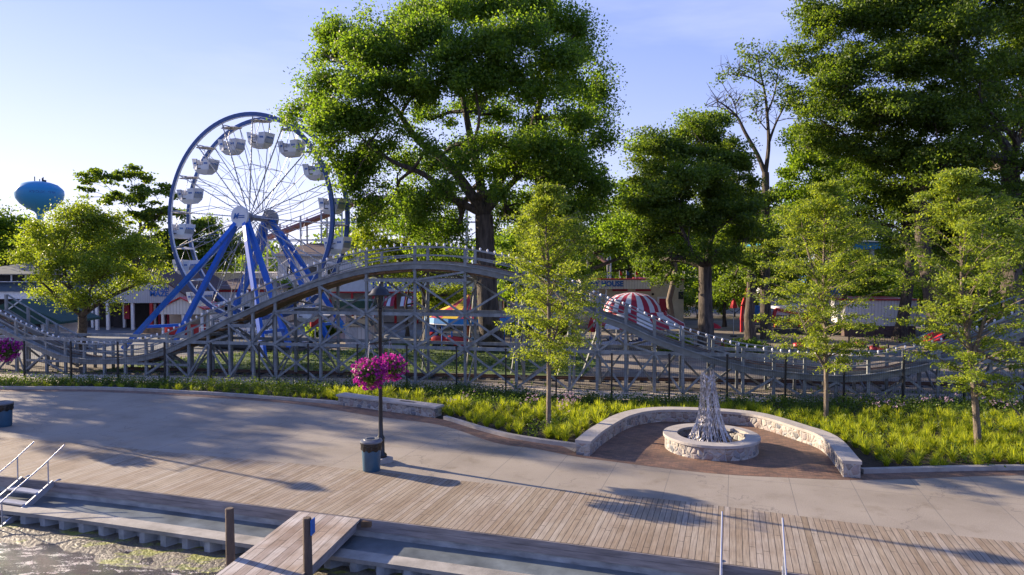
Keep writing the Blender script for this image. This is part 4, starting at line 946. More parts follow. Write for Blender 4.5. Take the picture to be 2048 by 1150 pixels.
for k, a in enumerate(angs):
    if k == 0: g = g0_
    else:
        g = g0_.copy(); COL.objects.link(g); g.parent = fw
        for ch in list(g0_.children): cc_ = ch.copy(); COL.objects.link(cc_); cc_.parent = g
    g.location = C_(a, R - .28, 0) - FO; g.scale = (.9, .9, .95); g.rotation_euler = (0.03 * math.sin(k * 3), 0.05 * math.cos(k * 2.2), -TH)

# ================================================================ BUILDINGS AND RIDES
def gx(px, Y): return (px - 1024) / F * Y                 # x of the sight line at the distance Y (level ground)
def gz(py, Y): return H + (530 - py) / F * Y              # height seen at py at the distance Y
def gable(m, x0, x1, y0, y1, zb, ze, zp, xp=None):        # gabled solid, ridge running away from the viewer
    xp = (x0 + x1) / 2 if xp is None else xp
    return m.add([(x0, y0, zb), (x1, y0, zb), (x1, y0, ze), (xp, y0, zp), (x0, y0, ze), (x0, y1, zb), (x1, y1, zb), (x1, y1, ze), (xp, y1, zp), (x0, y1, ze)],
                 [(0, 1, 2, 3, 4), (9, 8, 7, 6, 5), (1, 6, 7, 2), (0, 4, 9, 5), (2, 7, 8, 3), (3, 8, 9, 4)])
def groof(m, x0, x1, y0, y1, ze, zp, t=.12, o=.35, xp=None):
    xp = (x0 + x1) / 2 if xp is None else xp; s0 = (zp - ze) / (xp - x0); s1 = (zp - ze) / (x1 - xp)
    for xa, za, xb, zb in ((x0 - o, ze - s0 * o, xp, zp), (xp, zp, x1 + o, ze - s1 * o)):
        m.hexa([(xa, y0 - o, za + .01), (xb, y0 - o, zb + .01), (xb, y1 + o, zb + .01), (xa, y1 + o, za + .01), (xa, y0 - o, za + t), (xb, y0 - o, zb + t), (xb, y1 + o, zb + t), (xa, y1 + o, za + t)])
    return m
def hip(m, x0, x1, y0, y1, ze, zp, ins): 
    return m.add([(x0, y0, ze), (x1, y0, ze), (x1, y1, ze), (x0, y1, ze), (x0 + ins, (y0 + y1) / 2, zp), (x1 - ins, (y0 + y1) / 2, zp)], [(3, 2, 1, 0), (0, 1, 5, 4), (1, 2, 5), (2, 3, 4, 5), (3, 0, 4)])

# big slate roofed pavilion, far left
b = thing('pavilion', 'long slate roofed pavilion with a white eave and red topped cupola behind the left trees', 'pavilion', (-52, 76, 0))
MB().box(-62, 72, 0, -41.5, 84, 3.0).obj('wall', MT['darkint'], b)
MB().box(-64, 70.4, 3.0, -39.5, 86, 3.75).obj('eave', MT['white'], b)
m = MB(); hip(m, -64.2, -39.3, 70.2, 86, 3.76, 6.4, 6.0); m.obj('roof', MT['roofslate'], b)
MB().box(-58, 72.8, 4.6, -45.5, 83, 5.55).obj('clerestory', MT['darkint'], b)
for k in range(9): MB().box(-58 + k * 1.53, 72.7, 4.75, -57.85 + k * 1.53, 72.79, 5.5).obj('mullion', MT['white'], b)
for z in (4.68, 5.45): MB().box(-58.1, 72.6, z, -45.4, 72.69, z + .08).obj('clerestory_trim', MT['white'], b)
hip(MB(), -59, -44.5, 72, 84, 5.56, 7.0, 5.0).obj('upper_roof', MT['roofslate'], b)
MB().lathe([(0.9, 6.6), (0.9, 7.35)], 8, (-52, 76.5, 0)).obj('cupola', MT['white'], b)
MB().lathe([(1.1, 7.36), (0.65, 7.8), (0.45, 8.15), (0.0, 8.2)], 8, (-52, 76.5, 0)).obj('cupola_roof', MT['red'], b)
for k in range(8): MB().box(-63.5 + k * 3.3, 70.7, 0, -63.25 + k * 3.3, 70.95, 3.0).obj('column', MT['white'], b)

# green canvas stand
b = thing('refreshment_stand', 'low white stand under a sloping green canvas roof at the far left', 'stand', (gx(60, 58), 59, 0))
x0, x1 = gx(-60, 58), gx(132, 58); xp = gx(40, 58)
MB().box(x0, 57.5, 0, x1 - 1.6, 62, 1.9).obj('wall', MT['stripewhite'], b)
m = MB(); gable(m, x0 - .3, x1 + .2, 57, 62.5, 1.55, 1.75, 3.55, xp); m.obj('canvas_roof', MT['greencloth'], b)
MB().beam((gx(8, 57), 56.9, 2.5), (gx(44, 57), 56.9, 3.62), .12, .1).obj('gable_trim', MT['stripewhite'], b)
MB().box(x1 - 3.2, 57.4, .9, x1 - 1.9, 57.48, 1.6).obj('hatch', MT['darkint'], b)

# mirror maze
YM = 68; x0, x1, xp = gx(186, YM), gx(386, YM), gx(296, YM)
b = thing('mirror_maze_building', 'grey gabled hall with blue MIRROR MAZE lettering above its open porch', 'building', (xp, YM, 0))
ze, zp = gz(601, YM), gz(540, YM)
m = MB(); gable(m, x0, x1, YM, YM + 12, ze - .25, ze, zp, xp); m.obj('gable_wall', MT['greysiding'], b)
groof(MB(), x0, x1, YM, YM + 12, ze + .02, zp + .03, .16, .3, xp).obj('roof', MT['roofbrown'], b)
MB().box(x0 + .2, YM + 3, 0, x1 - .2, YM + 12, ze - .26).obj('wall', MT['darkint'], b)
for px in (190, 212, 262, 300, 340, 384): MB().box(gx(px, YM) - .13, YM + .1, 0, gx(px, YM) + .13, YM + .36, ze - .26).obj('porch_post', MT['white'] if px != 300 else MT['red'], b)
MB().box(gx(217, YM), YM + 2.6, .9, gx(228, YM), YM + 2.9, 2.4).obj('red_panel', MT['crimson'], b)
for k in range(5): MB().box(gx(270 + k * 9, YM), YM + 2.6, .3, gx(274 + k * 9, YM), YM + 2.9, 2.5).obj('stripe_panel', MT['stripewhite'] if k % 2 else MT['crimson'], b)
text('MIRROR', 0.56, MT['signblue'], b, (gx(318, YM), YM - .03, gz(577.5, YM)), 0, sx=1.0, bold=.012); text('MAZE', 0.72, MT['signblue'], b, (gx(318, YM), YM - .03, gz(588, YM)), 0, sx=1.0, bold=.02)

# red trimmed ticket kiosk
YK = 63; b = thing('ticket_kiosk', 'small white kiosk with a red edged gable beside the mirror maze', 'kiosk', (gx(362, YK), YK, 0))
x0, x1, xp = gx(318, YK), gx(405, YK), gx(361, YK); ze, zp = gz(618, YK), gz(597, YK)
gable(MB(), x0, x1, YK, YK + 4, ze - .5, ze, zp, xp).obj('gable_wall', MT['siding'], b)
groof(MB(), x0, x1, YK, YK + 4, ze + .02, zp + .03, .12, .2, xp).obj('roof', MT['red'], b)
for xx in (x0 + .1, xp, x1 - .3): MB().box(xx, YK + .1, 0, xx + .2, YK + .3, ze - .5).obj('post', MT['white'], b)
MB().box(x0 + .1, YK + 1.6, 0, x1 - .1, YK + 4, ze - .52).obj('wall', MT['beige'], b); MB().box(x0 + .1, YK + .5, .0, x1 - .1, YK + .7, .95).obj('counter', MT['red'], b)

# low cream hall behind the wheel
YA = 74; b = thing('cream_hall', 'cream low hall with a dark hipped roof seen through the ferris wheel legs', 'building', (gx(450, YA), YA, 0))
x0, x1 = gx(392, YA), gx(545, YA); MB().box(x0, YA, 0, x1, YA + 9, gz(578, YA)).obj('wall', MT['siding'], b)
hip(MB(), x0 - .5, x1 + .5, YA - .5, YA + 9.5, gz(577.5, YA), gz(558, YA), 3).obj('roof', MT['roofbrown'], b)
MB().box(x0 - .05, YA - .06, gz(584, YA), x1 + .05, YA - .01, gz(579.5, YA)).obj('red_band', MT['red'], b)
for k in range(4): MB().box(x0 + 1 + k * 2.1, YA - .05, .8, x0 + 2.2 + k * 2.1, YA - .01, 2.0).obj('window', MT['glass'], b)
# tall white warehouse with hipped brown roof
YB = 88; b = thing('white_warehouse', 'tall white hall with a purple brown hipped roof behind the right half of the wheel', 'building', (gx(620, YB), YB, 0))
x0, x1 = gx(556, YB), gx(704, YB); zt = gz(509, YB); MB().box(x0, YB, 0, x1, YB + 12, zt).obj('wall', MT['siding'], b)
hip(MB(), x0 - .5, x1 + .5, YB - .5, YB + 12.5, zt + .01, gz(484, YB), 2.6).obj('roof', MT['roofbrown'], b)
MB().box(x0 - .5, YB - .55, zt - .22, x1 + .5, YB - .51, zt + .06).obj('gutter', MT['dirtywhite'], b)
for k in range(3): MB().box(x0 + 1.2 + k * 2.6, YB - .04, 5.3, x0 + 2.4 + k * 2.6, YB - .01, 6.3).obj('window', MT['glass'], b)
MB().box(x0 - 9, YB + 1, 0, x0 - .01, YB + 10, gz(545, YB)).obj('side_wing', MT['siding'], b)

# kiddyland building
YC = 76; b = thing('amusement_arcade', 'long white fronted arcade with blue KIDDYLAND lettering behind the coaster hump', 'building', (gx(830, YC), YC, 0))
x0, x1 = gx(652, YC), gx(1012, YC); MB().box(x0, YC, gz(583, YC), x1, YC + .6, gz(559, YC)).obj('fascia', MT['stripewhite'], b)
MB().box(x0 - .04, YC - .06, gz(586, YC), x1 + .04, YC + .5, gz(583.2, YC)).obj('red_band', MT['red'], b)
MB().box(x0, YC - .03, gz(558.8, YC), x1, YC + 12, gz(557, YC)).obj('roof', MT['darkroof'], b)
MB().box(x0 + .1, YC + 1.4, 0, x1 - .1, YC + 12, gz(557, YC) - .05).obj('wall', MT['beige'], b)
for k in range(9): MB().box(x0 + .3 + k * 2.42, YC + .1, 0, x0 + .55 + k * 2.42, YC + .35, gz(586.2, YC)).obj('post', MT['red'], b)
text('KIDDYLAND', 0.98, MT['signblue'], b, (gx(795, YC), YC - .04, gz(571, YC)), 0, sx=1.0, bold=.03)
for j, px in enumerate((762, 803)):
    for k in range(4): MB().add([(gx(px + k * 7, YC), YC - .1, gz(593, YC)), (gx(px + 7 + k * 7, YC), YC - .1, gz(593, YC)), (gx(px + 7 + k * 7, YC), YC - 1.2, gz(611, YC)), (gx(px + k * 7, YC), YC - 1.2, gz(611, YC))], [(0, 1, 2, 3), (3, 2, 1, 0)][:1]).obj('awning_stripe', MT['stripewhite'] if k % 2 == 0 else MT['crimson'], b)
MB().box(gx(975, YC), YC + 1.32, 0, gx(1003, YC), YC + 1.39, 3.0).obj('door', MT['white'], b)

# dark green awned stand and white booth near the wheel
YD = 64; b = thing('green_awning_stand', 'stand under a flat dark green awning right of the ferris wheel', 'stand', (gx(720, YD), YD, 0))
MB().box(gx(668, YD), YD, gz(628, YD), gx(748, YD), YD + 4, gz(602, YD)).obj('awning', MT['greencloth'], b)
for px in (670, 708, 744): MB().box(gx(px, YD), YD + .1, 0, gx(px, YD) + .12, YD + .22, gz(628, YD)).obj('post', MT['white'], b)
MB().box(gx(670, YD), YD + 2, 0, gx(746, YD), YD + 3.9, 1.4).obj('counter', MT['beige'], b)
YE = 56; b = thing('operator_booth', 'white operator booth with a dark pitched roof beside the wheel legs', 'booth', (gx(712, YE), YE, 0))
x0, x1 = gx(690, YE), gx(738, YE); MB().box(x0, YE, 0, x1, YE + 2, gz(652, YE)).obj('wall', MT['siding'], b); hip(MB(), x0 - .25, x1 + .25, YE - .25, YE + 2.25, gz(652, YE), gz(641, YE), .6).obj('roof', MT['darkroof'], b)
MB().box(x0 + .3, YE - .03, .25, x0 + .95, YE - .005, 1.3).obj('door', MT['dirtywhite'], b)
YE2 = 60; b = thing('pale_booth', 'pale pink walled booth behind the right ferris wheel leg', 'booth', (gx(655, YE2), YE2, 0))
MB().box(gx(640, YE2), YE2, 0, gx(690, YE2), YE2 + 2.4, gz(632, YE2)).obj('wall', M('pale_pink_wall', (0.50, 0.42, 0.44), .7), b); MB().box(gx(638, YE2), YE2 - .2, gz(632, YE2), gx(692, YE2), YE2 + 2.6, gz(630, YE2)).obj('roof', MT['dirtywhite'], b); MB().box(gx(642, YE2), YE2 - .04, .2, gx(652, YE2), YE2 - .01, 1.5).obj('door', MT['crimson'], b)
p = G(629, 690); MB()
b = thing('red_barrel', 'bright red barrel on a stand seen through the coaster posts', 'barrel', (gx(629, 55), 55, 0))
MB().lathe([(.33, 1.5), (.38, 1.55), (.38, 2.35), (.3, 2.4)], 16, (gx(629, 55), 55, 0)).obj('drum', MT['red'], b, smooth=True); MB().lathe([(.06, 0), (.06, 1.5)], 8, (gx(629, 55), 55, 0)).obj('stand', MT['steel'], b)

# tipsy house
YF = 74; b = thing('fun_house', 'sunlit white fronted fun house with red edged fascia and blue TIPSY HOUSE lettering', 'building', (gx(1240, YF), YF, 0))
x0, x1, x2 = gx(1162, YF), gx(1300, YF), gx(1372, YF); MB().box(x0, YF, gz(578, YF), x1, YF + .8, gz(559.5, YF)).obj('fascia', MT['siding'], b)
MB().box(x0 - .05, YF - .06, gz(559.3, YF), x1 + .05, YF + .7, gz(557, YF)).obj('red_band', MT['red'], b)
MB().box(x0 + .2, YF + .9, 0, x2, YF + 11, gz(561, YF)).obj('wall', MT['cream'], b); MB().box(x1 + .06, YF + .8, gz(560.8, YF), x2 + .1, YF + 11.1, gz(558, YF)).obj('roof_edge', MT['crimson'], b)
MB().box(gx(1303, YF), YF + .82, 0, gx(1345, YF), YF + .89, gz(611, YF)).obj('dado', MT['red'], b); MB().box(gx(1318, YF), YF + .8, 0, gx(1342, YF), YF + .89, gz(594, YF)).obj('door_surround', MT['white'], b); MB().box(gx(1322, YF), YF + .77, 0, gx(1338, YF), YF + .79, gz(598, YF)).obj('door', MT['crimson'], b)
for px in (1227, 1274): MB().box(gx(px, YF), YF + .82, gz(583, YF), gx(px + 31, YF), YF + .89, gz(578.5, YF)).obj('red_sign', MT['crimson'], b)
MB().tube([(gx(1309, YF), YF + .9, gz(589, YF)), (gx(1309, YF), YF + .8, gz(589, YF))], .14, 12).obj('lamp', MT['darkint'], b)
MB().box(gx(1361, YF), YF + .82, gz(599, YF), gx(1371, YF), YF + .89, gz(584, YF)).obj('poster', MT['darkroof'], b)
text('TIPSY HOUSE', 0.78, MT['signblue'], b, (gx(1206, YF), YF - .03, gz(568, YF)), 0, sx=.95, bold=.035)
for k, px in enumerate((1182, 1197, 1213)): MB().box(gx(px, YF) - .1, YF + .2, 0, gx(px, YF) + .1, YF + .4, gz(578, YF)).obj('post', MT['white'], b)
for k, (px, mt_) in enumerate(((1240, 'red'), (1254, 'signblue'), (1272, 'red'), (1289, 'signblue'))):
    fl = thing('roof_flag', ('red' if mt_ == 'red' else 'blue') + (' pennant on the fun house roof, left one of its colour' if k < 2 else ' pennant on the fun house roof, right one of its colour'), 'flag', (gx(px, YF), YF + .4, gz(557, YF)), 'pennants on the fun house roof')
    MB().beam((gx(px, YF), YF + .4, gz(557, YF)), (gx(px, YF), YF + .4, gz(541, YF)), .04).obj('pole', MT['white'], fl)
    MB().hexa([(gx(px, YF) + .02, YF + .39, gz(550, YF)), (gx(px, YF) + .32, YF + .33, gz(551, YF)), (gx(px, YF) + .32, YF + .35, gz(551, YF)), (gx(px, YF) + .02, YF + .41, gz(550, YF)), (gx(px, YF) + .02, YF + .39, gz(541.5, YF)), (gx(px, YF) + .25, YF + .33, gz(545, YF)), (gx(px, YF) + .25, YF + .35, gz(545, YF)), (gx(px, YF) + .02, YF + .41, gz(541.5, YF))]).obj('pennant', MT[mt_], fl)

# striped dome carousel with boats
YG = 56; cx = gx(1265, YG); b = thing('striped_carousel', 'carousel under a red and white striped dome with a flared striped awning', 'carousel', (cx, YG, 0), None)
k_ = YG / F; dome = [(gz(585, YG), .0), (gz(587, YG), 16), (gz(591, YG), 33), (gz(599, YG), 45), (gz(611, YG), 54), (gz(622, YG), 57.5)]
def segstrip(prof, n, cx_, cy_, name, mats, par, sub=3):
    m = MB(); N = n * sub; idx = []
    for z0, r0_ in prof:
        for i in range(N): a = 2 * math.pi * i / N; m.v.append((cx_ + r0_ * math.cos(a), cy_ + r0_ * math.sin(a), z0))
    for j in range(len(prof) - 1):
        for i in range(N): i2 = (i + 1) % N; m.f.append((j * N + i, j * N + i2, (j + 1) * N + i2, (j + 1) * N + i)); idx.append((i // sub) % 2)
    o = m.obj(name, mats[0], par); o.data.materials.append(mats[1]); o.data.polygons.foreach_set('material_index', idx); md = o.modifiers.new('sol', 'SOLIDIFY'); md.thickness = 0.03; return o
dp = [(z, r_ * k_) for z, r_ in dome]
segstrip(dp, 28, cx, YG, 'dome', (MT['crimson'], MT['stripewhite']), b)
ap = [(gz(622, YG), 57.5 * k_), (gz(628, YG), 60 * k_), (gz(645, YG), 92 * k_), (gz(652, YG), 94 * k_)]
segstrip(ap, 18, cx + .35, YG, 'awning', (MT['crimson'], MT['stripewhite']), b)
MB().lathe([(.12, 0), (.12, gz(586, YG))], 10, (cx, YG, 0)).obj('centre_pole', MT['white'], b); MB().lathe([(2.6, .02), (2.7, .25), (2.6, .3)], 28, (cx, YG, 0)).obj('turntable', MT['steel'], b)
for k in range(8): a = 2 * math.pi * k / 8 + .3; MB().box(cx + 2.9 * math.cos(a) - .05, YG + 2.9 * math.sin(a) - .05, 0, cx + 2.9 * math.cos(a) + .05, YG + 2.9 * math.sin(a) + .05, gz(628, YG)).obj('post', MT['white'], b)
def boat():
    t = thing('kiddie_boat', 'white toy boat', 'toy boat', (0, 0, 0), 'toy boats under the striped canopy'); n = 9; hull = MB(); secs = []
    for i in range(n):
        u = i / (n - 1); w_ = .36 * math.sin(math.pi * min(1, .35 + .65 * (1 - u)) ) ** .6 if u < 1 else .01; w_ = .36 * (1 - u ** 3) + .01; secs.append([(u * 1.5 - .75, -w_ * .6, .1 + .12 * u ** 3), (u * 1.5 - .75, w_ * .6, .1 + .12 * u ** 3), (u * 1.5 - .75, w_, .5 + .14 * u * u), (u * 1.5 - .75, -w_, .5 + .14 * u * u)])
    hull.v = [p for s in secs for p in s]; hull.f = [(0, 1, 2, 3)[::-1], tuple((n - 1) * 4 + k for k in range(4))] + [(4 * i + k, 4 * i + (k + 1) % 4, 4 * i + 4 + (k + 1) % 4, 4 * i + 4 + k) for i in range(n - 1) for k in range(4)]
    hull.obj('hull', MT['white'], t); MB().box(-.55, -.25, .5, .25, .25, .56).obj('cockpit', MT['darkint'], t); MB().hexa([(.22, -.26, .52), (.3, -.26, .52), (.3, .26, .52), (.22, .26, .52), (.1, -.24, .74), (.14, -.24, .74), (.14, .24, .74), (.1, .24, .74)]).obj('windscreen', MT['glass'], t); MB().box(-.72, -.28, .45, -.62, .28, .82).obj('seat_back', MT['signblue'], t)
    return t
bt = boat(); YH = 53.5; labs = ['leftmost', 'second from left', 'middle', 'second from right', 'rightmost']
for k, px in enumerate((1212, 1240, 1268, 1296, 1326)):
    l_ = f'white toy boat beneath the striped carousel awning, {labs[k]} of five'; pos = (gx(px, YH), YH + .5 * math.sin(k * 2), 0)
    if k == 0: bt.location = pos; bt['label'] = l_; bt.rotation_euler = (0, 0, .15)
    else: dup(bt, pos, .15 + .25 * math.sin(k * 3), l_)
# paling fence in front of the boats
b = thing('paling_fence', 'grey metal paling fence running in front of the striped carousel', 'fence', (gx(1270, 51.5), 51.5, 0)); pl = []
x0, x1 = gx(1150, 51.5), gx(1420, 51.5); n = int((x1 - x0) / .16)
for k in range(n): xx = x0 + (x1 - x0) * k / n; pl.append(MB().box(xx, 51.5, .05, xx + .02, 51.52, 1.15))
many('paling', pl, MT['steel'], b); MB().box(x0, 51.49, 1.13, x1, 51.53, 1.17).obj('top_rail', MT['steel'], b)
# closed and open red parasols
def parasol(px, Y, zt_, zb, r_, lab):
    x_ = gx(px, Y); t = thing('parasol', lab, 'parasol', (x_, Y, 0), 'red parasols'); MB().lathe([(.03, 0), (.03, zt_)], 8, (x_, Y, 0)).obj('pole', MT['dirtywhite'], t)
    m = MB(); n = 24; 
    m.lathe([(.04, zt_), (r_ * .55, zt_ - (zt_ - zb) * .35), (r_ * .9, zt_ - (zt_ - zb) * .8), (r_, zb)], n, (x_, Y, 0)); m.v = [(x_ + (x - x_) * (1 + .12 * math.cos(6 * math.atan2(y - Y, x - x_))), Y + (y - Y) * (1 + .12 * math.cos(6 * math.atan2(y - Y, x - x_))), z) for x, y, z in m.v]; m.obj('canopy', MT['redcloth'], t, smooth=True)
    MB().lathe([(.3, 0), (.3, .1)], 12, (x_, Y, 0)).obj('foot', MT['darkroof'], t)
parasol(1183, 55, gz(634, 55), gz(664, 55), .30, 'closed red parasol behind the young tree left of the striped carousel')
parasol(1468, 62, gz(597, 62), gz(616, 62), .32, 'closed red parasol in the shade left of the red ride')
parasol(1428, 52, gz(646, 52), gz(656, 52), .55, 'small open red parasol above the red picnic table')
b = thing('picnic_table', 'red picnic table with bench seats under the small open parasol', 'picnic table', (gx(1432, 52), 52, 0)); x_ = gx(1432, 52)
MB().box(x_ - .75, 51.7, .70, x_ + .75, 52.3, .75).obj('tabletop', MT['red'], b); MB().box(x_ - .75, 51.2, .42, x_ + .75, 51.45, .46).obj('bench_seat', MT['red'], b); MB().box(x_ - .75, 52.5, .42, x_ + .75, 52.75, .46).obj('bench_seat', MT['red'], b)
for s in (-.6, .6): MB().beam((x_ + s, 51.3, 0.0), (x_ + s, 52.1, .7), .05).beam((x_ + s, 52.65, 0), (x_ + s, 51.9, .7), .05).obj('leg', MT['red'], b)

# pinwheel canopy ride
YP = 55; cx = gx(938, YP); k_ = YP / F; b = thing('canopy_ride', 'kiddie ride under a yellow and red pinwheel tent with a blue fringe', 'kiddie ride', (cx, YP, 0))
r_ = 88 * k_; ze, zp = gz(631, YP), gz(588, YP); n = 8
for w_, mt_ in ((0, 'yellow'), (1, 'crimson')):
    m = MB()
    for i in range(n * 2):
        if i % 2 != w_: continue
        a, b_ = math.pi * i / n + .2, math.pi * (i + 1) / n + .2
        m.add([(cx, YP, zp), (cx + r_ * math.cos(a), YP + r_ * math.sin(a), ze), (cx + r_ * math.cos(b_), YP + r_ * math.sin(b_), ze), (cx + r_ * .5 * math.cos(a), YP + r_ * .5 * math.sin(a), (ze + zp) / 2 - .12), (cx + r_ * .5 * math.cos(b_), YP + r_ * .5 * math.sin(b_), (ze + zp) / 2 - .12)], [(0, 3, 4), (3, 1, 2, 4)])
    o = m.obj('tent_panel_' + ('yellow' if w_ == 0 else 'red'), MT[mt_], b); md = o.modifiers.new('sol', 'SOLIDIFY'); md.thickness = .03
o = MB().lathe([(r_, ze - .02), (r_ + .06, ze - .42)], 16, (cx, YP, 0), caps=False).obj('fringe', MT['cyan'], b); md = o.modifiers.new('sol', 'SOLIDIFY'); md.thickness = .03
MB().lathe([(r_ + .075, ze - .42), (r_ + .085, ze - .50)], 16, (cx, YP, 0), caps=False).obj('fringe_edge', MT['stripewhite'], b)
for k in range(8): a = math.pi * k / 4 + .2; MB().lathe([(.05, 0), (.05, ze)], 6, (cx + r_ * .97 * math.cos(a), YP + r_ * .97 * math.sin(a), 0)).obj('post', MT['signblue'], b)
MB().lathe([(.16, 0), (.16, zp - .05)], 10, (cx, YP, 0)).obj('centre_pole', MT['orange'], b); MB().lathe([(.7, .0), (.7, .5), (.4, .6)], 16, (cx, YP, 0)).obj('hub', MT['signblue'], b)
def ride_car():
    t = thing('ride_car', 'toy car', 'ride car', (0, 0, 0), 'toy cars on the canopy ride'); m = MB(); secs = []
    for u, w_, h0, h1 in ((-1.0, .22, .45, .8), (-.75, .36, .32, 1.0), (-.2, .42, .28, .92), (.4, .40, .28, .85), (.85, .30, .34, .74), (1.1, .14, .44, .62)): secs.append([(u, -w_ * .8, h0), (u, w_ * .8, h0), (u, w_, (h0 + h1) / 2), (u, w_ * .75, h1), (u, -w_ * .75, h1), (u, -w_, (h0 + h1) / 2)])
    m.v = [p for s in secs for p in s]; n = len(secs); m.f = [(5, 4, 3, 2, 1, 0), tuple((n - 1) * 6 + k for k in range(6))] + [(6 * i + k, 6 * i + (k + 1) % 6, 6 * i + 6 + (k + 1) % 6, 6 * i + 6 + k) for i in range(n - 1) for k in range(6)]
    m.obj('body', MT['red'], t, smooth=True); MB().box(-.62, -.3, .9, -.5, .3, 1.32).obj('seat_back', MT['signblue'], t); MB().tube([(0.25, 0, .85), (.12, 0, 1.1)], .02, 6).tube([(.12, -.12, 1.1), (.12, .12, 1.1)], .03, 6).obj('steering_wheel', MT['black'], t)
    for x_ in (-.6, .6):
        for s in (-1, 1): MB().tube([(x_, s * .34, .25), (x_, s * .44, .25)], .22, 14).obj('wheel', MT['black'], t)
    return t
rcr = ride_car(); cars = ((888, 52.6, 'red toy car carrying a yellow shirted rider under the pinwheel tent'), (918, 51.8, 'empty red toy car at the front of the pinwheel tent ride'), (868, 55.5, 'red toy car at the left side of the pinwheel tent ride'))
for k, (px, Y, l_) in enumerate(cars):
    if k == 0: rcr.location = (gx(px, Y), Y, .12); rcr['label'] = l_; rcr.rotation_euler = (0, 0, -.25)
    else: dup(rcr, (gx(px, Y), Y, .12), (.1, 1.2)[k - 1], l_)
# seated rider grown from a joint skeleton
def person_seated(loc, rotz):
    J = [(0, 0, .45), (0, 0, .62), (0.02, 0, .82), (.02, 0, .97), (.02, 0, 1.06), (.04, 0, 1.16), (.04, 0, 1.26),
         (.02, -.17, .93), (.18, -.22, .74), (.38, -.12, .76), (.44, -.1, .77), (.02, .17, .93), (.18, .22, .74), (.38, .12, .76), (.44, .1, .77),
         (.05, -.10, .44), (.42, -.12, .48), (.5, -.12, .12), (.6, -.12, .1), (.05, .10, .44), (.42, .12, .48), (.5, .12, .12), (.6, .12, .1)]
    E = [(0, 1), (1, 2), (2, 3), (3, 4), (4, 5), (5, 6), (3, 7), (7, 8), (8, 9), (9, 10), (3, 11), (11, 12), (12, 13), (13, 14), (0, 15), (15, 16), (16, 17), (17, 18), (0, 19), (19, 20), (20, 21), (21, 22)]
    Rr = [.14, .13, .14, .10, .055, .095, .07, .065, .045, .035, .035, .065, .045, .035, .035, .085, .06, .045, .04, .085, .06, .045, .04]
    me = bpy.data.meshes.new('person'); me.from_pydata(J, E, []); o = bpy.data.objects.new('person', me); COL.objects.link(o)
    sk = o.modifiers.new('skin', 'SKIN'); 
    for i, v in enumerate(me.skin_vertices[0].data if me.skin_vertices else []): v.radius = (Rr[i], Rr[i]); v.use_root = (i == 0)
    ss = o.modifiers.new('sub', 'SUBSURF'); ss.levels = 1; ss.render_levels = 2
    t = NT('yellow_shirt_skin_and_trousers'); g = t.n('ShaderNodeTexCoord'); se = t.n('ShaderNodeSeparateXYZ'); t.l(g.outputs['Object'], se.inputs[0])
    up = t.math('GREATER_THAN', se.outputs[2], 1.02); lo = t.math('LESS_THAN', se.outputs[2], .56); ar = t.math('GREATER_THAN', se.outputs[0], .2)
    c_ = t.mix(ar, (.55, .36, .03), (.40, .23, .15)); c_ = t.mix(up, c_, (.40, .23, .15)); c_ = t.mix(lo, c_, (.04, .05, .10)); me.materials.append(t.fin(c_, .75))
    o.location = loc; o.rotation_euler = (0, 0, rotz); ORG[o] = V(0, 0, 0)
    MB().blob((.015, 0, 1.225), .105, 12, 8, 1.05, 1.0, 1.05).blob((-.05, 0, 1.12), .07, 8, 6).obj('hair', MT['hair'], o, smooth=True)
    me2 = o; return tag(o, 'person in a yellow shirt with dark hair seated in the red toy car', 'person')
person_seated((gx(888, 52.6) - .3, 52.6 + .07, .40), -.25)

# red spinning ride, white building, blue pavilion on the right
YR = 66; b = thing('red_ride', 'red framed spinning ride with white and blue tubs behind the middle young tree', 'kiddie ride', (gx(1560, YR), YR, 0))
for px0, py0, px1, py1 in ((1484, 640, 1486, 612), (1486, 610, 1496, 578), (1484, 641, 1530, 643), (1545, 645, 1552, 618), (1552, 618, 1600, 628), (1600, 640, 1640, 632), (1530, 643, 1640, 640), (1496, 578, 1530, 600)):
    MB().beam((gx(px0, YR), YR, gz(py0, YR)), (gx(px1, YR), YR, gz(py1, YR)), .26, .26).obj('frame', MT['red'], b)
for px in (1484, 1530, 1552, 1600, 1640): MB().box(gx(px, YR) - .1, YR - .1, 0, gx(px, YR) + .1, YR + .1, gz(640, YR)).obj('leg', MT['red'], b)
for px, py, mt_ in ((1514, 622, 'signblue'), (1562, 622, 'white'), (1597, 618, 'white'), (1626, 632, 'red')):
    x_ = gx(px, YR + 1); z_ = gz(py, YR + 1); MB().lathe([(.35, -.5), (.85, -.35), (.95, .3), (.88, .5), (.8, .3), (.7, -.2)], 18, (x_, YR + 1, z_)).obj('tub', MT[mt_], b, smooth=True)
MB().lathe([(.5, .8), (.55, 1.9), (.2, 2.3)], 12, (gx(1524, YR + 2), YR + 2, 2.4)).obj('figure_panel', MT['stripewhite'], b)
MB().box(gx(1520, YR + 3), YR + 3, 1.5, gx(1640, YR + 3), YR + 3.3, 3.6).obj('backdrop', MT['dirtywhite'], b)
MB().lathe([(3.2, 0), (3.2, .5)], 24, (gx(1560, YR + 1), YR + 1, 0)).obj('platform', MT['darkroof'], b)
YW = 62; b = thing('white_shed', 'long white shed with a red roof edge right of the middle young tree', 'building', (gx(1770, YW), YW, 0)); x0, x1 = gx(1692, YW), gx(1835, YW)
MB().box(x0, YW, .95, x1, YW + 6, gz(601, YW)).obj('wall', MT['siding'], b); MB().box(x0 + .05, YW + .05, 0, x1 - .05, YW + 5.9, .95).obj('plinth', MT['roofbrown'], b)
MB().box(x0 - .2, YW - .2, gz(600.5, YW), x1 + .2, YW + 6.2, gz(598, YW)).obj('roof_edge', MT['red'], b)
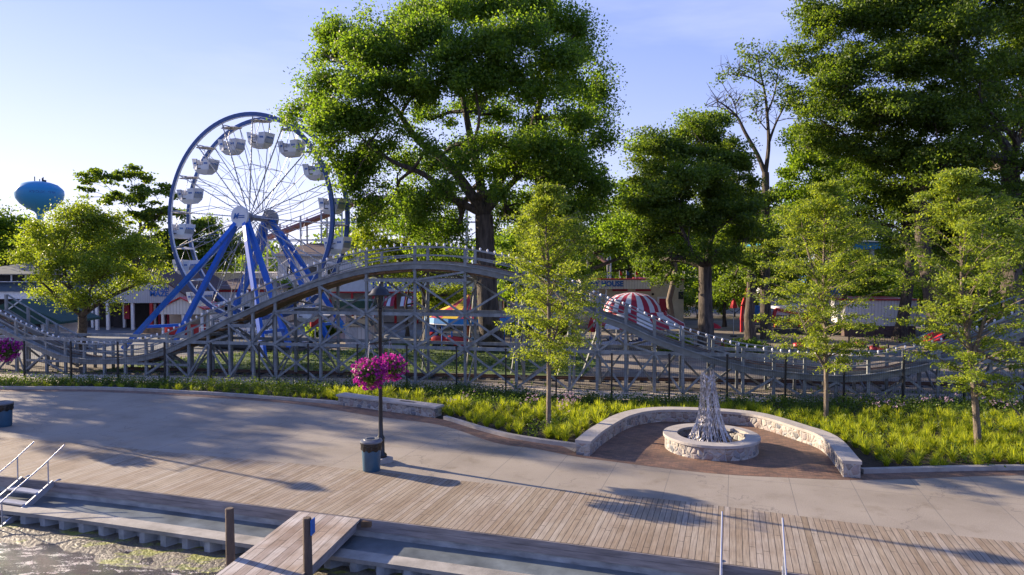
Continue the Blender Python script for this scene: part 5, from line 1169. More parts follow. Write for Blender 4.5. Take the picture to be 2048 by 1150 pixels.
MB().box(x1 + .02, YW - .5, .9, x1 + 1.0, YW + 2, gz(620, YW)).obj('end_booth', MT['white'], b); MB().box(x1 - .2, YW - .9, gz(619, YW), x1 + 1.2, YW + 2.2, gz(616.5, YW)).obj('booth_roof', MT['roofbrown'], b)
for xx in (x1 + .95,): MB().box(xx, YW - .56, 0, xx + .1, YW - .51, gz(620, YW)).obj('red_post', MT['red'], b)
YS = 78; b = thing('blue_pavilion', 'tall open pavilion with a blue roof and white columns in the dark trees', 'pavilion', (gx(1650, YS), YS, 0))
MB().box(gx(1525, YS), YS, gz(498, YS), gx(1760, YS), YS + 10, gz(484, YS)).obj('fascia', MT['tankblue'], b); hip(MB(), gx(1522, YS), gx(1763, YS), YS - .2, YS + 10.2, gz(484, YS) + .01, gz(470, YS), 3).obj('roof', MT['roofslate'], b)
for px in (1532, 1572, 1590, 1640, 1700, 1746): MB().box(gx(px, YS) - .2, YS + .2, 0, gx(px, YS) + .2, YS + .6, gz(498, YS)).obj('column', MT['dirtywhite'], b)
MB().box(gx(1630, YS), YS + 2, 0, gx(1755, YS), YS + 7, gz(545, YS)).obj('ride_body', MT['signblue'], b)
MB().box(gx(1560, YS), YS + 4, 0, gx(1625, YS), YS + 7, gz(560, YS)).obj('back_wall', MT['greysiding'], b)
# parked red car at the right behind the coaster
YV = 52; cxv = gx(1905, YV)
def car():
    t = thing('parked_car', 'dark red car parked behind the rising track at the right', 'car', (cxv, YV, 0)); m = MB(); prof = [(-2.1, .35), (-2.15, .75), (-1.6, .88), (-1.1, 1.32), (.5, 1.36), (1.15, .92), (2.0, .78), (2.1, .4)]
    n = len(prof); vs = [(cxv + x_, YV - .85, z_) for x_, z_ in prof] + [(cxv + x_, YV + .85, z_) for x_, z_ in prof]; m.v = vs; m.f = [tuple(range(n)), tuple(range(2 * n - 1, n - 1, -1))] + [(i, n + i, n + (i + 1) % n, (i + 1) % n) for i in range(n)]; m.obj('body', MT['red'], t, bevel=.05)
    MB().hexa([(cxv - 1.3, YV - .86, .92), (cxv + .95, YV - .86, .92), (cxv + .95, YV - .853, .92), (cxv - 1.3, YV - .853, .92), (cxv - 1.0, YV - .86, 1.28), (cxv + .45, YV - .86, 1.28), (cxv + .45, YV - .853, 1.28), (cxv - 1.0, YV - .853, 1.28)]).obj('window', MT['glass'], t)
    for x_ in (-1.35, 1.3):
        for s in (-1, 1): MB().tube([(cxv + x_, YV + s * .7, .33), (cxv + x_, YV + s * .88, .33)], .33, 18).obj('wheel', MT['black'], t)
    for s in (-.6, .6): MB().box(cxv + 2.04, YV + s - .12, .62, cxv + 2.10, YV + s + .12, .74).obj('headlight', MT['bulb'], t)
car()
# red and dark go-karts on the tan pavement
def kart():
    t = thing('bumper_car', 'x', 'bumper car', (0, 0, 0), 'small bumper cars on the pavement'); m = MB().lathe([(.75, .12), (.8, .22), (.75, .34)], 20, sx=1.15); m.obj('bumper', MT['black'], t, smooth=True)
    MB().lathe([(.66, .34), (.6, .62), (.35, .7)], 20, sx=1.15).obj('body', MT['red'], t, smooth=True); MB().box(-.55, -.32, .6, -.4, .32, 1.05).obj('seat_back', MT['black'], t); MB().tube([(.25, 0, .68), (.12, 0, .9)], .02, 6).obj('steering_column', MT['black'], t); return t
kt = kart()
for k, (px, Y, l_) in enumerate(((1722, 54, 'red bumper car left of the others right of the middle young tree'), (1752, 51, 'red bumper car nearest the track beside the dark one'), (1770, 50, 'red bumper car right of its neighbours below the white shed'), (1598, 53, 'red bumper car behind the middle young tree'))):
    if k == 0: kt.location = (gx(px, Y), Y, 0); kt['label'] = l_; kt.scale = (.62,) * 3; kt.rotation_euler = (0, 0, .5)
    else: dup(kt, (gx(px, Y), Y, 0), k * 1.3, l_, .62)

# distant white lattice coaster
YL = 96; b = thing('distant_wooden_coaster', 'tall white lattice wooden coaster far behind the ferris wheel and the cottonwood', 'roller coaster', (-24, YL, 0)); DW = MT['dirtywhite']
tab = [(520, 478), (560, 463), (640, 432), (700, 407), (735, 394), (860, 392), (960, 400), (1080, 440), (1190, 505), (1262, 558)]
tx = [gx(a, YL) for a, _ in tab]; tz_ = [gz(c_, YL) for _, c_ in tab]; xx = np.arange(tx[0], tx[-1], 2.9); bents = []; brs = []
for i, x_ in enumerate(xx):
    z_ = float(np.interp(x_, tx, tz_)); m = MB()
    m.beam((x_, YL, 0), (x_, YL, z_ + 1), .2); m.beam((x_, YL + 3, 0), (x_, YL + 3, z_ + 1), .2)
    for zz in np.arange(2.5, z_, 2.5): m.beam((x_, YL, zz), (x_, YL + 3, zz), .12)
    bents.append(m)
    if i:
        xa = xx[i - 1]; zm = min(z_, float(np.interp(xa, tx, tz_)))
        for j, zz in enumerate(np.arange(0, zm - 2.4, 2.5)): brs.append(MB().beam((xa, YL - .1, zz if (i + j) % 2 else zz + 2.5), (x_, YL - .1, zz + 2.5 if (i + j) % 2 else zz), .11))
many('bent', bents, DW, b); many('brace', brs, DW, b)
for zz in np.arange(2.5, 15.5, 2.5):
    run = [x_ for x_ in xx if float(np.interp(x_, tx, tz_)) > zz]
    if len(run) > 1: MB().beam((run[0], YL - .1, zz), (run[-1], YL - .1, zz), .14, .2).obj('girt', DW, b)
m = MB(); m2 = MB(); m3 = MB()
for a, c_ in zip(xx, xx[1:]):
    za, zc = float(np.interp(a, tx, tz_)), float(np.interp(c_, tx, tz_)); m.beam((a, YL + 1.5, za), (c_, YL + 1.5, zc), 3.0, .35); m2.beam((a, YL - .1, za + 1), (c_, YL - .1, zc + 1), .1); m3.beam((a, YL + 3.1, za + 1), (c_, YL + 3.1, zc + 1), .1)
m.obj('track', M('faded_red_track', (.26, .13, .14), .8), b); m2.obj('handrail', DW, b); m3.obj('handrail', DW, b)

# water tower far away
YT = 330; xt = gx(83, YT); b = thing('water_tower', 'round blue water tower with faint lettering standing above the far left trees', 'water tower', (xt, YT, 0)); k_ = YT / F
pf_ = [(5, 430), (10, 424), (22, 418), (33, 409), (40, 399), (42, 389), (41.5, 381), (38.5, 377), (31, 370), (20, 366), (9, 364), (0, 363.5)]
MB().lathe([(r_ * k_, gz(y_, YT)) for r_, y_ in pf_], 40, (xt, YT, 0)).obj('tank', MT['tankblue'], b, smooth=True)
MB().lathe([(2.4, 0), (1.4, 12), (5.5 * k_, gz(430, YT))], 20, (xt, YT, 0)).obj('stem', MT['tankblue'], b, smooth=True)
for dx_, y_ in ((-9, 354), (1, 359), (6, 357), (8, 355)): MB().beam((xt + dx_ * k_, YT, gz(366, YT)), (xt + dx_ * k_, YT, gz(y_, YT)), .3).obj('antenna', MT['darkroof'], b)
MB().box(xt + 8 * k_, YT - .5, gz(366, YT), xt + 13 * k_, YT + .5, gz(361, YT)).obj('railing', MT['darkroof'], b)
dkb = M('faded_tank_lettering', (0.01, .07, .22), .6)
cx_ = 0
for k, ch in enumerate('ARNOLDS PARK'):
    a = math.radians(-76 + k * 5.2); rr_ = 41.4 * k_ + .08; text(ch, 1.6, dkb, b, (xt + math.cos(a) * rr_, YT + math.sin(a) * rr_, gz(388, YT)), a + math.pi / 2, ext=.03)

# ================================================================ TREES
BK, BP = MT['bark'], MT['barkpale']
def L_(Y): return lambda px, py, r, ry=None, dY=0: lobe(px, py, r, ry, Y, dY)
l = L_(50)
CW = [l(690, 90, 55, 55, 1), l(650, 110, 30, 25, 0), l(655, 175, 48, 38, -2), l(632, 215, 42, 28, 0), l(600, 240, 34, 22, 0), l(680, 245, 62, 45, -3), l(662, 290, 34, 30, -1), l(640, 250, 30, 30, -4), l(700, 320, 42, 40, 0), l(735, 350, 40, 48, 1), l(745, 405, 20, 32, 0), 
      l(735, 110, 50, 50, -2), l(735, 40, 20, 22, 0), l(840, 30, 60, 45, 2), l(800, 80, 50, 40, 0), l(780, 130, 60, 45, -3), l(860, 95, 60, 50, -4), l(900, 30, 45, 40, -1), l(960, 25, 65, 50, 2), l(1040, 20, 60, 45, 0), l(1110, 45, 55, 50, 1), l(1160, 60, 32, 38, 0),
      l(1170, 110, 38, 32, 1), l(1120, 130, 60, 45, -3), l(1195, 160, 30, 26, 1), l(1150, 185, 45, 32, -1), l(1050, 90, 60, 45, -4), l(960, 110, 65, 50, -5), l(1010, 160, 60, 45, -4), l(900, 160, 60, 45, -5), l(830, 185, 60, 42, -4), l(740, 190, 55, 40, -4), l(760, 250, 50, 35, -3),
      l(1080, 190, 55, 38, -4), l(1190, 240, 38, 28, 0), l(1140, 250, 50, 34, -3), l(1100, 300, 60, 38, -4), l(1175, 300, 40, 32, 0), l(1195, 345, 24, 22, 0), l(1140, 350, 48, 36, -2), l(1060, 250, 45, 34, 2), l(1000, 230, 45, 34, 4), l(940, 220, 50, 32, 4), l(860, 240, 45, 28, 3),
      l(1110, 400, 45, 34, -2), l(1165, 410, 35, 30, 1), l(1060, 350, 38, 34, 4), l(1040, 410, 35, 38, 4), l(1070, 450, 35, 28, 3), l(930, 320, 40, 40, 5), l(860, 340, 38, 38, 4), l(890, 400, 36, 38, 4), l(810, 330, 38, 30, 2), l(800, 395, 34, 42, 3), l(820, 455, 34, 38, 3), l(870, 470, 36, 40, 4), l(920, 450, 26, 36, 4), l(885, 530, 30, 28, 4), l(590, 215, 20, 12, 0), l(840, 420, 30, 40, -2), l(900, 470, 30, 40, 0), l(1020, 340, 40, 45, 1), l(1090, 350, 45, 40, -3), l(1180, 370, 36, 40, -1), l(1040, 300, 45, 35, -2), l(760, 310, 40, 35, -2), l(700, 380, 30, 34, -1), l(1000, 290, 40, 30, -3), l(950, 180, 50, 36, -5), l(850, 300, 34, 26, -5), l(905, 335, 30, 26, -5), l(960, 300, 34, 26, -4), l(1000, 385, 30, 28, -4), l(885, 380, 28, 26, -4), l(745, 430, 24, 36, 0), l(840, 400, 34, 30, -3), l(700, 350, 30, 34, 0), l(1060, 300, 40, 30, -5), l(1155, 430, 42, 30, -1), l(1200, 395, 30, 30, 0), l(1090, 475, 42, 30, 2), l(1120, 350, 46, 36, 3), l(1180, 200, 44, 36, 2), l(1205, 280, 26, 24, 0), l(985, 335, 34, 30, -2), l(1010, 440, 30, 40, 3), l(850, 510, 30, 26, 2)]
tree('cottonwood_tree', 'huge cottonwood with a furrowed trunk and broad crown in the centre', G(985, 700), CW, U(968, 430, 50), 0.85, 260000, 0.205, MT['leafbig'], BK, 2, clump=1.2, nclump=6.2, cz=.95, trunk_pts=[U(978, 640, 50), U(972, 540, 50)], limb=.5, limbs=[([U(940, 385, 49), U(890, 320, 48.5), U(840, 285, 48), U(790, 215, 48)], .46, .16), ([U(905, 395, 48.5), U(850, 350, 48), U(790, 325, 47.5), U(735, 290, 47)], .30, .10), ([U(958, 350, 50.5), U(940, 270, 51), U(925, 190, 51), U(905, 110, 51)], .40, .12), ([U(1005, 350, 50), U(1050, 290, 49.5), U(1075, 220, 49), U(1100, 130, 49)], .44, .14), ([U(1020, 370, 51), U(1080, 320, 52), U(1140, 290, 52), U(1180, 240, 52)], .28, .08)])
# heavy visible limbs of the cottonwood are in its trunk mesh already

l = L_(55)
tree('giant_tree', 'tallest dark tree filling the upper right corner behind the right young tree', G(2030, 690), [l(1990, 40, 110, 90, 0), l(1900, 100, 110, 80, -2), l(2040, 170, 100, 90, 3), l(1930, 230, 110, 80, 2), l(2090, 60, 110, 110, 4), l(2100, 260, 100, 90, 3), l(1860, 30, 80, 70, 0), l(1990, 330, 90, 60, 6), l(2120, -60, 120, 90, 0), l(1950, -60, 120, 80, 0), l(1960, 160, 70, 60, -3), l(2000, 250, 60, 50, -3), l(1920, 310, 60, 50, -2), l(2060, 340, 60, 60, -2)], U(2020, 330, 55), 0.8, 130000, 0.235, MT['leafdark'], BK, 3, clump=1.3, nclump=6, cz=.8)
l = L_(57)
tree('maple_tree', 'large dark maple left of the tallest tree at the upper right', G(1880, 690), [l(1790, 30, 90, 70, 0), l(1700, 60, 85, 60, -1), l(1640, 50, 55, 50, 0), l(1610, 20, 35, 30, 0), l(1750, 140, 100, 60, -2), l(1660, 140, 75, 50, 0), l(1620, 200, 55, 40, 1), l(1700, 230, 90, 50, 0), l(1600, 110, 36, 30, 0), l(1640, 240, 50, 40, -2), l(1690, 180, 60, 40, -3), l(1760, 230, 70, 50, -4), l(1620, 300, 40, 35, -1), l(1870, 230, 70, 60, -4), l(1890, 330, 70, 60, -4), l(1800, 230, 90, 70, 0), l(1740, 310, 95, 55, -1), l(1650, 290, 65, 40, 1), l(1820, 340, 90, 60, 0), l(1840, 130, 80, 70, 1), l(1760, -40, 110, 60, 0)], U(1840, 400, 57), 0.65, 160000, 0.22, MT['leafdark'], BK, 4, clump=1.2, nclump=6, cz=.75, flat=.1)
l = L_(60)
tree('maple_tree', 'dark leaning maple low behind the right young tree', G(1800, 680), [l(1800, 420, 90, 60, 0), l(1880, 400, 90, 70, 2), l(1740, 380, 60, 40, 0), l(1960, 430, 90, 70, 3), l(1720, 440, 50, 40, 2), l(1850, 490, 90, 45, 4), l(2050, 440, 80, 80, 4)], U(1820, 520, 60), 0.5, 60000, 0.25, MT['leafdark'], BK, 5, clump=1.3, nclump=7)
l = L_(66)
tree('maple_tree', 'sunlit yellow green maple between the half dead tree and the dark maples', G(1640, 665), [l(1620, 330, 55, 50, 0), l(1660, 400, 60, 50, 0), l(1590, 400, 45, 45, 2), l(1610, 270, 35, 30, 1), l(1700, 350, 50, 50, 3), l(1640, 470, 70, 40, 3)], U(1640, 520, 66), 0.4, 34000, 0.28, MT['leafmid'], BK, 6, clump=1.2, nclump=6)
l = L_(52)
tree('oak_tree', 'rounded tree on a thick dark trunk right of the striped carousel', G(1412, 702), [l(1400, 290, 60, 45, 2), l(1330, 310, 65, 45, 0), l(1290, 350, 45, 45, 0), l(1440, 330, 60, 60, 0), l(1370, 370, 75, 55, -3), l(1300, 420, 55, 50, 0), l(1440, 430, 70, 60, -1), l(1360, 450, 75, 50, -2), l(1480, 380, 40, 50, 1), l(1490, 480, 45, 50, 0), l(1290, 490, 40, 34, 0), l(1345, 515, 40, 26, -2), l(1440, 510, 44, 30, -2), l(1265, 420, 34, 34, 1), l(1300, 275, 34, 18, 0), l(1420, 245, 34, 26, 1), l(1380, 255, 30, 22, 0), l(1500, 530, 34, 30, 2), l(1295, 535, 34, 26, 3), l(1465, 565, 36, 26, 4), l(1330, 555, 30, 20, 5)], U(1410, 530, 52), 0.60, 110000, 0.20, MT['leafdark'], BK, 7, clump=1.0, nclump=5.5, cz=.8, trunk_pts=[U(1411, 620, 52)])
l = L_(70)
tree('elm_tree', 'slim tree with a sunlit curving trunk in front of the cream wall', G(1344, 656), [l(1290, 300, 40, 35, 0), l(1250, 460, 60, 50, 0), l(1310, 480, 60, 40, 2), l(1280, 400, 60, 45, 3), l(1370, 470, 50, 40, 2), l(1330, 400, 60, 50, 4), l(1380, 250, 40, 25, 2), l(1240, 380, 30, 30, 3), l(1430, 250, 35, 25, 3)], U(1348, 500, 70), 0.34, 26000, 0.27, MT['leafmid'], BP, 8, clump=1.3, nclump=6, trunk_pts=[U(1338, 600, 70), U(1350, 550, 70)])
l = L_(80)
tree('elm_tree', 'bright yellow green tree between the cottonwood and the fun house', G(1180, 640), [l(1180, 420, 55, 45, 0), l(1230, 450, 50, 45, 0), l(1140, 470, 60, 45, 2), l(1200, 500, 60, 35, 0), l(1090, 440, 55, 50, 3), l(1060, 500, 60, 45, 3), l(1260, 510, 40, 30, 0)], U(1180, 540, 80), 0.4, 20000, 0.30, MT['leafmid'], BK, 9, clump=1.5, nclump=6)
l = L_(60)
tree('birch_tree', 'multi stemmed yellow green tree between the ferris wheel rim and the cottonwood', G(852, 678), [l(765, 440, 50, 45, 0), l(735, 490, 40, 40, 0), l(790, 510, 55, 40, 1), l(830, 450, 45, 50, 1), l(880, 540, 45, 45, 0), l(760, 550, 50, 30, 2), l(840, 560, 45, 35, -1), l(700, 520, 25, 22, 0), l(900, 590, 35, 30, 1)], U(848, 590, 60), 0.26, 21000, 0.22, MT['leafyellow'], BK, 10, clump=1.0, nclump=5, spread=1.15)
tree('birch_tree', 'smaller leaning tree seen through the coaster hump left of the cottonwood', G(815, 672), [l(870, 600, 38, 30, 3), l(820, 520, 40, 30, 3)], U(812, 610, 63), 0.16, 6500, 0.2, MT['leafyellow'], BK, 11, clump=.9, nclump=5)
# left tree
l = L_(50)
tree('linden_tree', 'sunlit yellow green tree with a mossy trunk left of the mirror maze', G(163, 698), [l(160, 450, 60, 45, 0), l(100, 480, 50, 40, 0), l(220, 470, 60, 45, 1), l(270, 510, 50, 40, 0), l(130, 540, 65, 40, -1), l(210, 550, 65, 45, -2), l(60, 510, 40, 35, 1), l(180, 600, 55, 30, -1), l(110, 590, 45, 25, 1), l(190, 425, 30, 22, 0), l(270, 570, 45, 28, 1), l(300, 540, 26, 22, 0), l(240, 440, 22, 16, 1), l(130, 430, 20, 14, 0), l(65, 460, 18, 14, 0), l(80, 560, 24, 18, -1)], U(165, 630, 50), 0.36, 42000, 0.165, MT['leafyellow'], BK, 12, clump=.95, nclump=6, spread=1.1)
l = L_(85)
tree('locust_tree', 'dark open crowned tree against the sky between the water tower and the wheel', G(268, 634), [l(200, 360, 45, 20, 0), l(260, 355, 45, 22, 1), l(310, 385, 40, 26, 0), l(180, 380, 22, 10, 0), l(240, 400, 50, 20, 2), l(320, 430, 45, 30, 2), l(280, 440, 40, 30, 2), l(350, 480, 40, 35, 0), l(165, 395, 14, 6, 0)], U(270, 480, 85), 0.5, 9500, 0.42, MT['leafdark'], BK, 13, clump=1.2, nclump=5, cz=.5, spread=.9)
tree('oak_tree', 'dark oak behind the ferris wheel hub legs', G(420, 634), [l(400, 460, 45, 30, 0), l(440, 490, 50, 30, 0), l(370, 500, 45, 35, 0), l(480, 500, 40, 25, 2), l(420, 530, 60, 30, 0)], U(420, 560, 85), 0.4, 12000, 0.36, MT['leafdark'], BK, 14, clump=1.5, nclump=6)
tree('oak_tree', 'grey green tree at the left edge below the water tower', G(30, 634), [l(20, 450, 40, 28, 0), l(60, 470, 35, 25, 0), l(-20, 470, 50, 35, 0), l(30, 500, 60, 30, 1), l(100, 510, 50, 30, 2), l(-10, 520, 60, 40, 1)], U(30, 560, 85), 0.45, 13000, 0.36, MT['leafmid'], BK, 15, clump=1.4, nclump=6)
tree('oak_tree', 'tree with bare upper twigs cut by the left edge of the photo', G(-60, 634), [l(-70, 420, 60, 50, 0), l(-40, 390, 28, 22, 0), l(-20, 400, 22, 10, 0), l(-90, 500, 70, 60, 0)], U(-60, 560, 85), 0.4, 5500, 0.32, MT['leafmid'], BK, 16, clump=1.2, nclump=7)
tree('oak_tree', 'dark green tree between the locust and the pavilion roof', G(240, 634), [l(220, 500, 60, 30, 0), l(300, 500, 50, 35, 2), l(160, 500, 50, 25, 2), l(340, 530, 40, 25, 0)], U(240, 570, 85), 0.4, 11000, 0.36, MT['leafdark'], BK, 17, clump=1.5, nclump=6)
# half dead tree: bare limbs with a few leafy tips
def dead_tree():
    Y = 60; rr = random.Random(5); root = thing('half_dead_tree', 'tall half dead tree with bare limbs and a few leafy tips against the blue sky', 'tree', tuple(G(1532, 678))); wd = MB(); r = np.random.default_rng(3)
    Q = lambda px, py, dY=0: U(px, py, Y + dY)
    wd.tube([G(1532, 678) - V(0, 0, .1), Q(1530, 560), Q(1531, 420), Q(1531, 345)], [.50, .42, .36, .30], 12)
    limbs = [([Q(1531, 350), Q(1515, 310), Q(1490, 265), Q(1475, 235), Q(1455, 215), Q(1432, 200)], .22), ([Q(1531, 345), Q(1537, 290), Q(1535, 240), Q(1530, 190), Q(1522, 150), Q(1515, 110)], .20), ([Q(1536, 290), Q(1550, 250), Q(1568, 215), Q(1590, 180)], .13), ([Q(1533, 230), Q(1548, 190), Q(1555, 150), Q(1558, 120)], .10), ([Q(1524, 170), Q(1500, 155), Q(1470, 150), Q(1450, 150)], .08), ([Q(1475, 235), Q(1460, 225), Q(1440, 215), Q(1410, 212)], .08), ([Q(1475, 235), Q(1468, 205), Q(1455, 185)], .06), ([Q(1533, 260), Q(1515, 235), Q(1510, 205)], .06)]
    tips = []
    for pts, r0_ in limbs:
        P = catmull(pts, 5); n = len(P); wd.tube(P, [r0_ * (1 - .82 * i / (n - 1)) for i in range(n)], 7)
        for k in range(11):
            i = rr.randrange(n // 3, n); d = V(rr.uniform(-1, 1), rr.uniform(-.6, .6), rr.uniform(.1, 1.2)).normalized() * rr.uniform(.8, 2.3); e = P[i] + d; mid = P[i].lerp(e, .5) + V(rr.uniform(-.2, .2), 0, rr.uniform(-.05, .2)); wd.tube([P[i], mid, e], [.035, .025, .01], 4, caps=False)
            for j in range(2): e2 = mid + V(rr.uniform(-.8, .8), rr.uniform(-.4, .4), rr.uniform(0, .9)); wd.tube([mid, e2], [.018, .007], 3, caps=False); tips.append(e2)
            tips.append(e)
    wd.obj('trunk', BK, root, smooth=True); pts = []
    for c_, s, n in ((Q(1515, 108), 1.3, 420), (Q(1535, 125), 1.1, 300), (Q(1555, 150), 1.2, 320), (Q(1480, 148), 1.2, 260), (Q(1450, 150), .7, 120), (Q(1500, 200), .7, 140), (Q(1512, 205), .7, 130), (Q(1565, 130), 1.0, 180), (Q(1500, 130), 1.0, 240), (Q(1530, 175), .8, 140), (Q(1510, 240), .6, 80)):
        for k in range(9): cc_ = np.array(c_) + r.normal(size=3) * s * .6; pts.append(cc_ + r.normal(size=(n // 9, 3)) * .28)
    leaf_obj('crown', np.concatenate(pts), .24, MT['leafdark'], root, 4)
dead_tree()
# far tree line and filling trees behind the rides
l = L_(110); TB = [(700, 'leafmid', 470), (900, 'leafmid', 480), (1010, 'leafmid', 450), (1120, 'leafmid', 430), (1260, 'leafmid', 430), (1420, 'leafmid', 400), (1560, 'leafmid', 400), (1720, 'leafdark', 420), (1900, 'leafdark', 400), (2060, 'leafdark', 380), (560, 'leafmid', 500), (440, 'leafmid', 505), (-60, 'leafmid', 480), (90, 'leafdark', 505), (200, 'leafdark', 500)]
nm = ['above the arcade roof', 'behind the cottonwood trunk', 'right of the cottonwood trunk', 'left of the fun house roof', 'behind the fun house', 'behind the thick dark trunk', 'behind the half dead tree', 'behind the blue pavilion', 'behind the tallest tree', 'at the right edge of the photo', 'left of the white warehouse', 'behind the cream hall', 'left of the slate roofed pavilion', 'behind the pavilion cupola', 'behind the mirror maze roof']
for i, (px, mt_, top) in enumerate(TB):
    rr = random.Random(i + 40); h_ = 600 - top
    lob = [l(px + rr.uniform(-12, 12), top + 38, 52, 34, 0), l(px - 42 + rr.uniform(-10, 10), top + 60, 46, 34, 2), l(px + 42 + rr.uniform(-10, 10), top + 62, 46, 34, -2), l(px + rr.uniform(-10, 10), top + 90, 66, 34, 0), l(px - 50, top + 112, 44, 28, 1), l(px + 50, top + 112, 44, 28, 1)]
    tree('distant_tree', 'distant broadleaf tree ' + nm[i], (gx(px, 110), 110, 0), lob, (gx(px, 110), 110, gz(min(585, top + 110), 110)), .5, 12000, 0.48, MT[mt_], BK, 50 + i, clump=2.1, nclump=5, group='distant trees behind the park')
# dark understorey on the right
l = L_(62)
for i, (px, py, mt_, lab) in enumerate(((1500, 560, 'leafdark', 'dark small tree between the thick trunk and the red ride'), (1690, 540, 'leafdark', 'dark small tree in front of the blue pavilion'), (1900, 570, 'leafdark', 'dark small tree right of the white shed'), (2010, 560, 'leafdark', 'dark small tree behind the rising track at the right edge'))):
    tree('small_tree', lab, (gx(px, 62 + i), 62 + i, 0), [l(px, py, 55, 40, 0), l(px - 35, py + 25, 35, 28, 1), l(px + 35, py + 20, 40, 30, 1)], (gx(px, 62 + i), 62 + i, gz(py + 35, 62)), .25, 6500, .24, MT[mt_], BK, 80 + i, clump=1.1, nclump=6)
# sunlit understorey between the rides
for i, (px, py, Y, sc_, mt_, lab) in enumerate(((1040, 560, 66, 1.0, 'leafmid', 'sunlit small tree right of the cottonwood trunk'), (1120, 585, 70, .8, 'leafyellow', 'sunlit small tree left of the fun house fascia'), (1125, 530, 68, .8, 'leafmid', 'bright small tree touching the left end of the fun house'), (905, 600, 70, .8, 'leafyellow', 'bright bushy tree behind the pinwheel tent'), (1450, 545, 72, 1.1, 'leafmid', 'sunlit small tree right of the cream wall'), (1580, 545, 74, 1.0, 'leafyellow', 'bright small tree behind the red ride'), (1750, 560, 70, 1.0, 'leafmid', 'small tree above the white shed roof'), (1960, 600, 60, 1.0, 'leafmid', 'small tree behind the parked red car'), (560, 575, 80, .7, 'leafmid', 'small tree in front of the white side wing'), (1010, 500, 72, 1.0, 'leafmid', 'taller sunlit tree just right of the cottonwood trunk'))):
    l = L_(Y); q = sc_; tree('small_tree', lab, (gx(px, Y), Y, 0), [l(px, py, 48 * q, 38 * q, 0), l(px - 34 * q, py + 26 * q, 34 * q, 28 * q, 1), l(px + 34 * q, py + 22 * q, 36 * q, 28 * q, 1), l(px, py + 40 * q, 44 * q, 24 * q, -1)], (gx(px, Y), Y, gz(min(py + 55 * q, 640), Y)), .2, int(8500 * q), .25, MT[mt_], BK, 180 + i, clump=1.0, nclump=6)
# clipped and wild bushes closing the gaps between the rides
for i, (px, py, Y, w_, mt_, lab) in enumerate(((1395, 606, 84, 46, 'leafdark', 'dark bush right of the cream wall'), (1470, 600, 86, 44, 'leafmid', 'bush behind the closed red parasol'), (1545, 604, 84, 44, 'leafdark', 'dark bush behind the red ride backdrop'), (1620, 598, 88, 50, 'leafdark', 'dark bush left of the white shed'), (1700, 585, 86, 50, 'leafdark', 'dark bush above the left end of the white shed'), (1800, 582, 84, 56, 'leafdark', 'dark bush above the right end of the white shed'), (1880, 600, 80, 50, 'leafmid', 'bush behind the parked red car'), (1960, 590, 84, 56, 'leafdark', 'dark bush behind the rising track'), (2040, 600, 80, 50, 'leafdark', 'dark bush at the right edge beyond the track'), (1350, 690, 50.6, 20, 'leafmid', 'low bush by the paling fence'), (1040, 655, 62, 34, 'leafmid', 'low bush right of the cottonwood trunk'), (1110, 652, 60, 30, 'leafyellow', 'low bright bush left of the closed parasol'), (650, 662, 60, 24, 'leafdark', 'low bush by the pale booth'), (1490, 692, 50, 22, 'leafmid', 'low bush right of the thick dark trunk'))):
    l = L_(Y); tree('bush', lab, (gx(px, Y), Y, 0), [l(px, py, w_, w_ * .62, 0), l(px - w_ * .7, py + w_ * .2, w_ * .6, w_ * .45, 0), l(px + w_ * .7, py + w_ * .2, w_ * .6, w_ * .45, 0)], (gx(px, Y), Y, .4), .08, int(3200 + w_ * 60), .22, MT[mt_], BK, 300 + i, clump=.8, nclump=6)
# bare trunks standing on the right
for px, py, Y, r_, lab in ((1502, 684, 58, .5, 'thick bare trunk left of the red ride'), (2028, 700, 50, .5, 'thick trunk behind the rising track at the right edge')):
    l = L_(Y); tree('shade_tree', 'tree with a ' + lab, (gx(px, Y), Y, 0), [l(px, 470, 60, 50, 0), l(px - 40, 520, 45, 35, 2), l(px + 50, 500, 50, 40, 2), l(px + 10, 410, 50, 40, 2)], (gx(px, Y), Y, gz(545, Y)), r_ * .9, 11000, .26, MT['leafdark'], BK, int(px), clump=1.2, nclump=6)

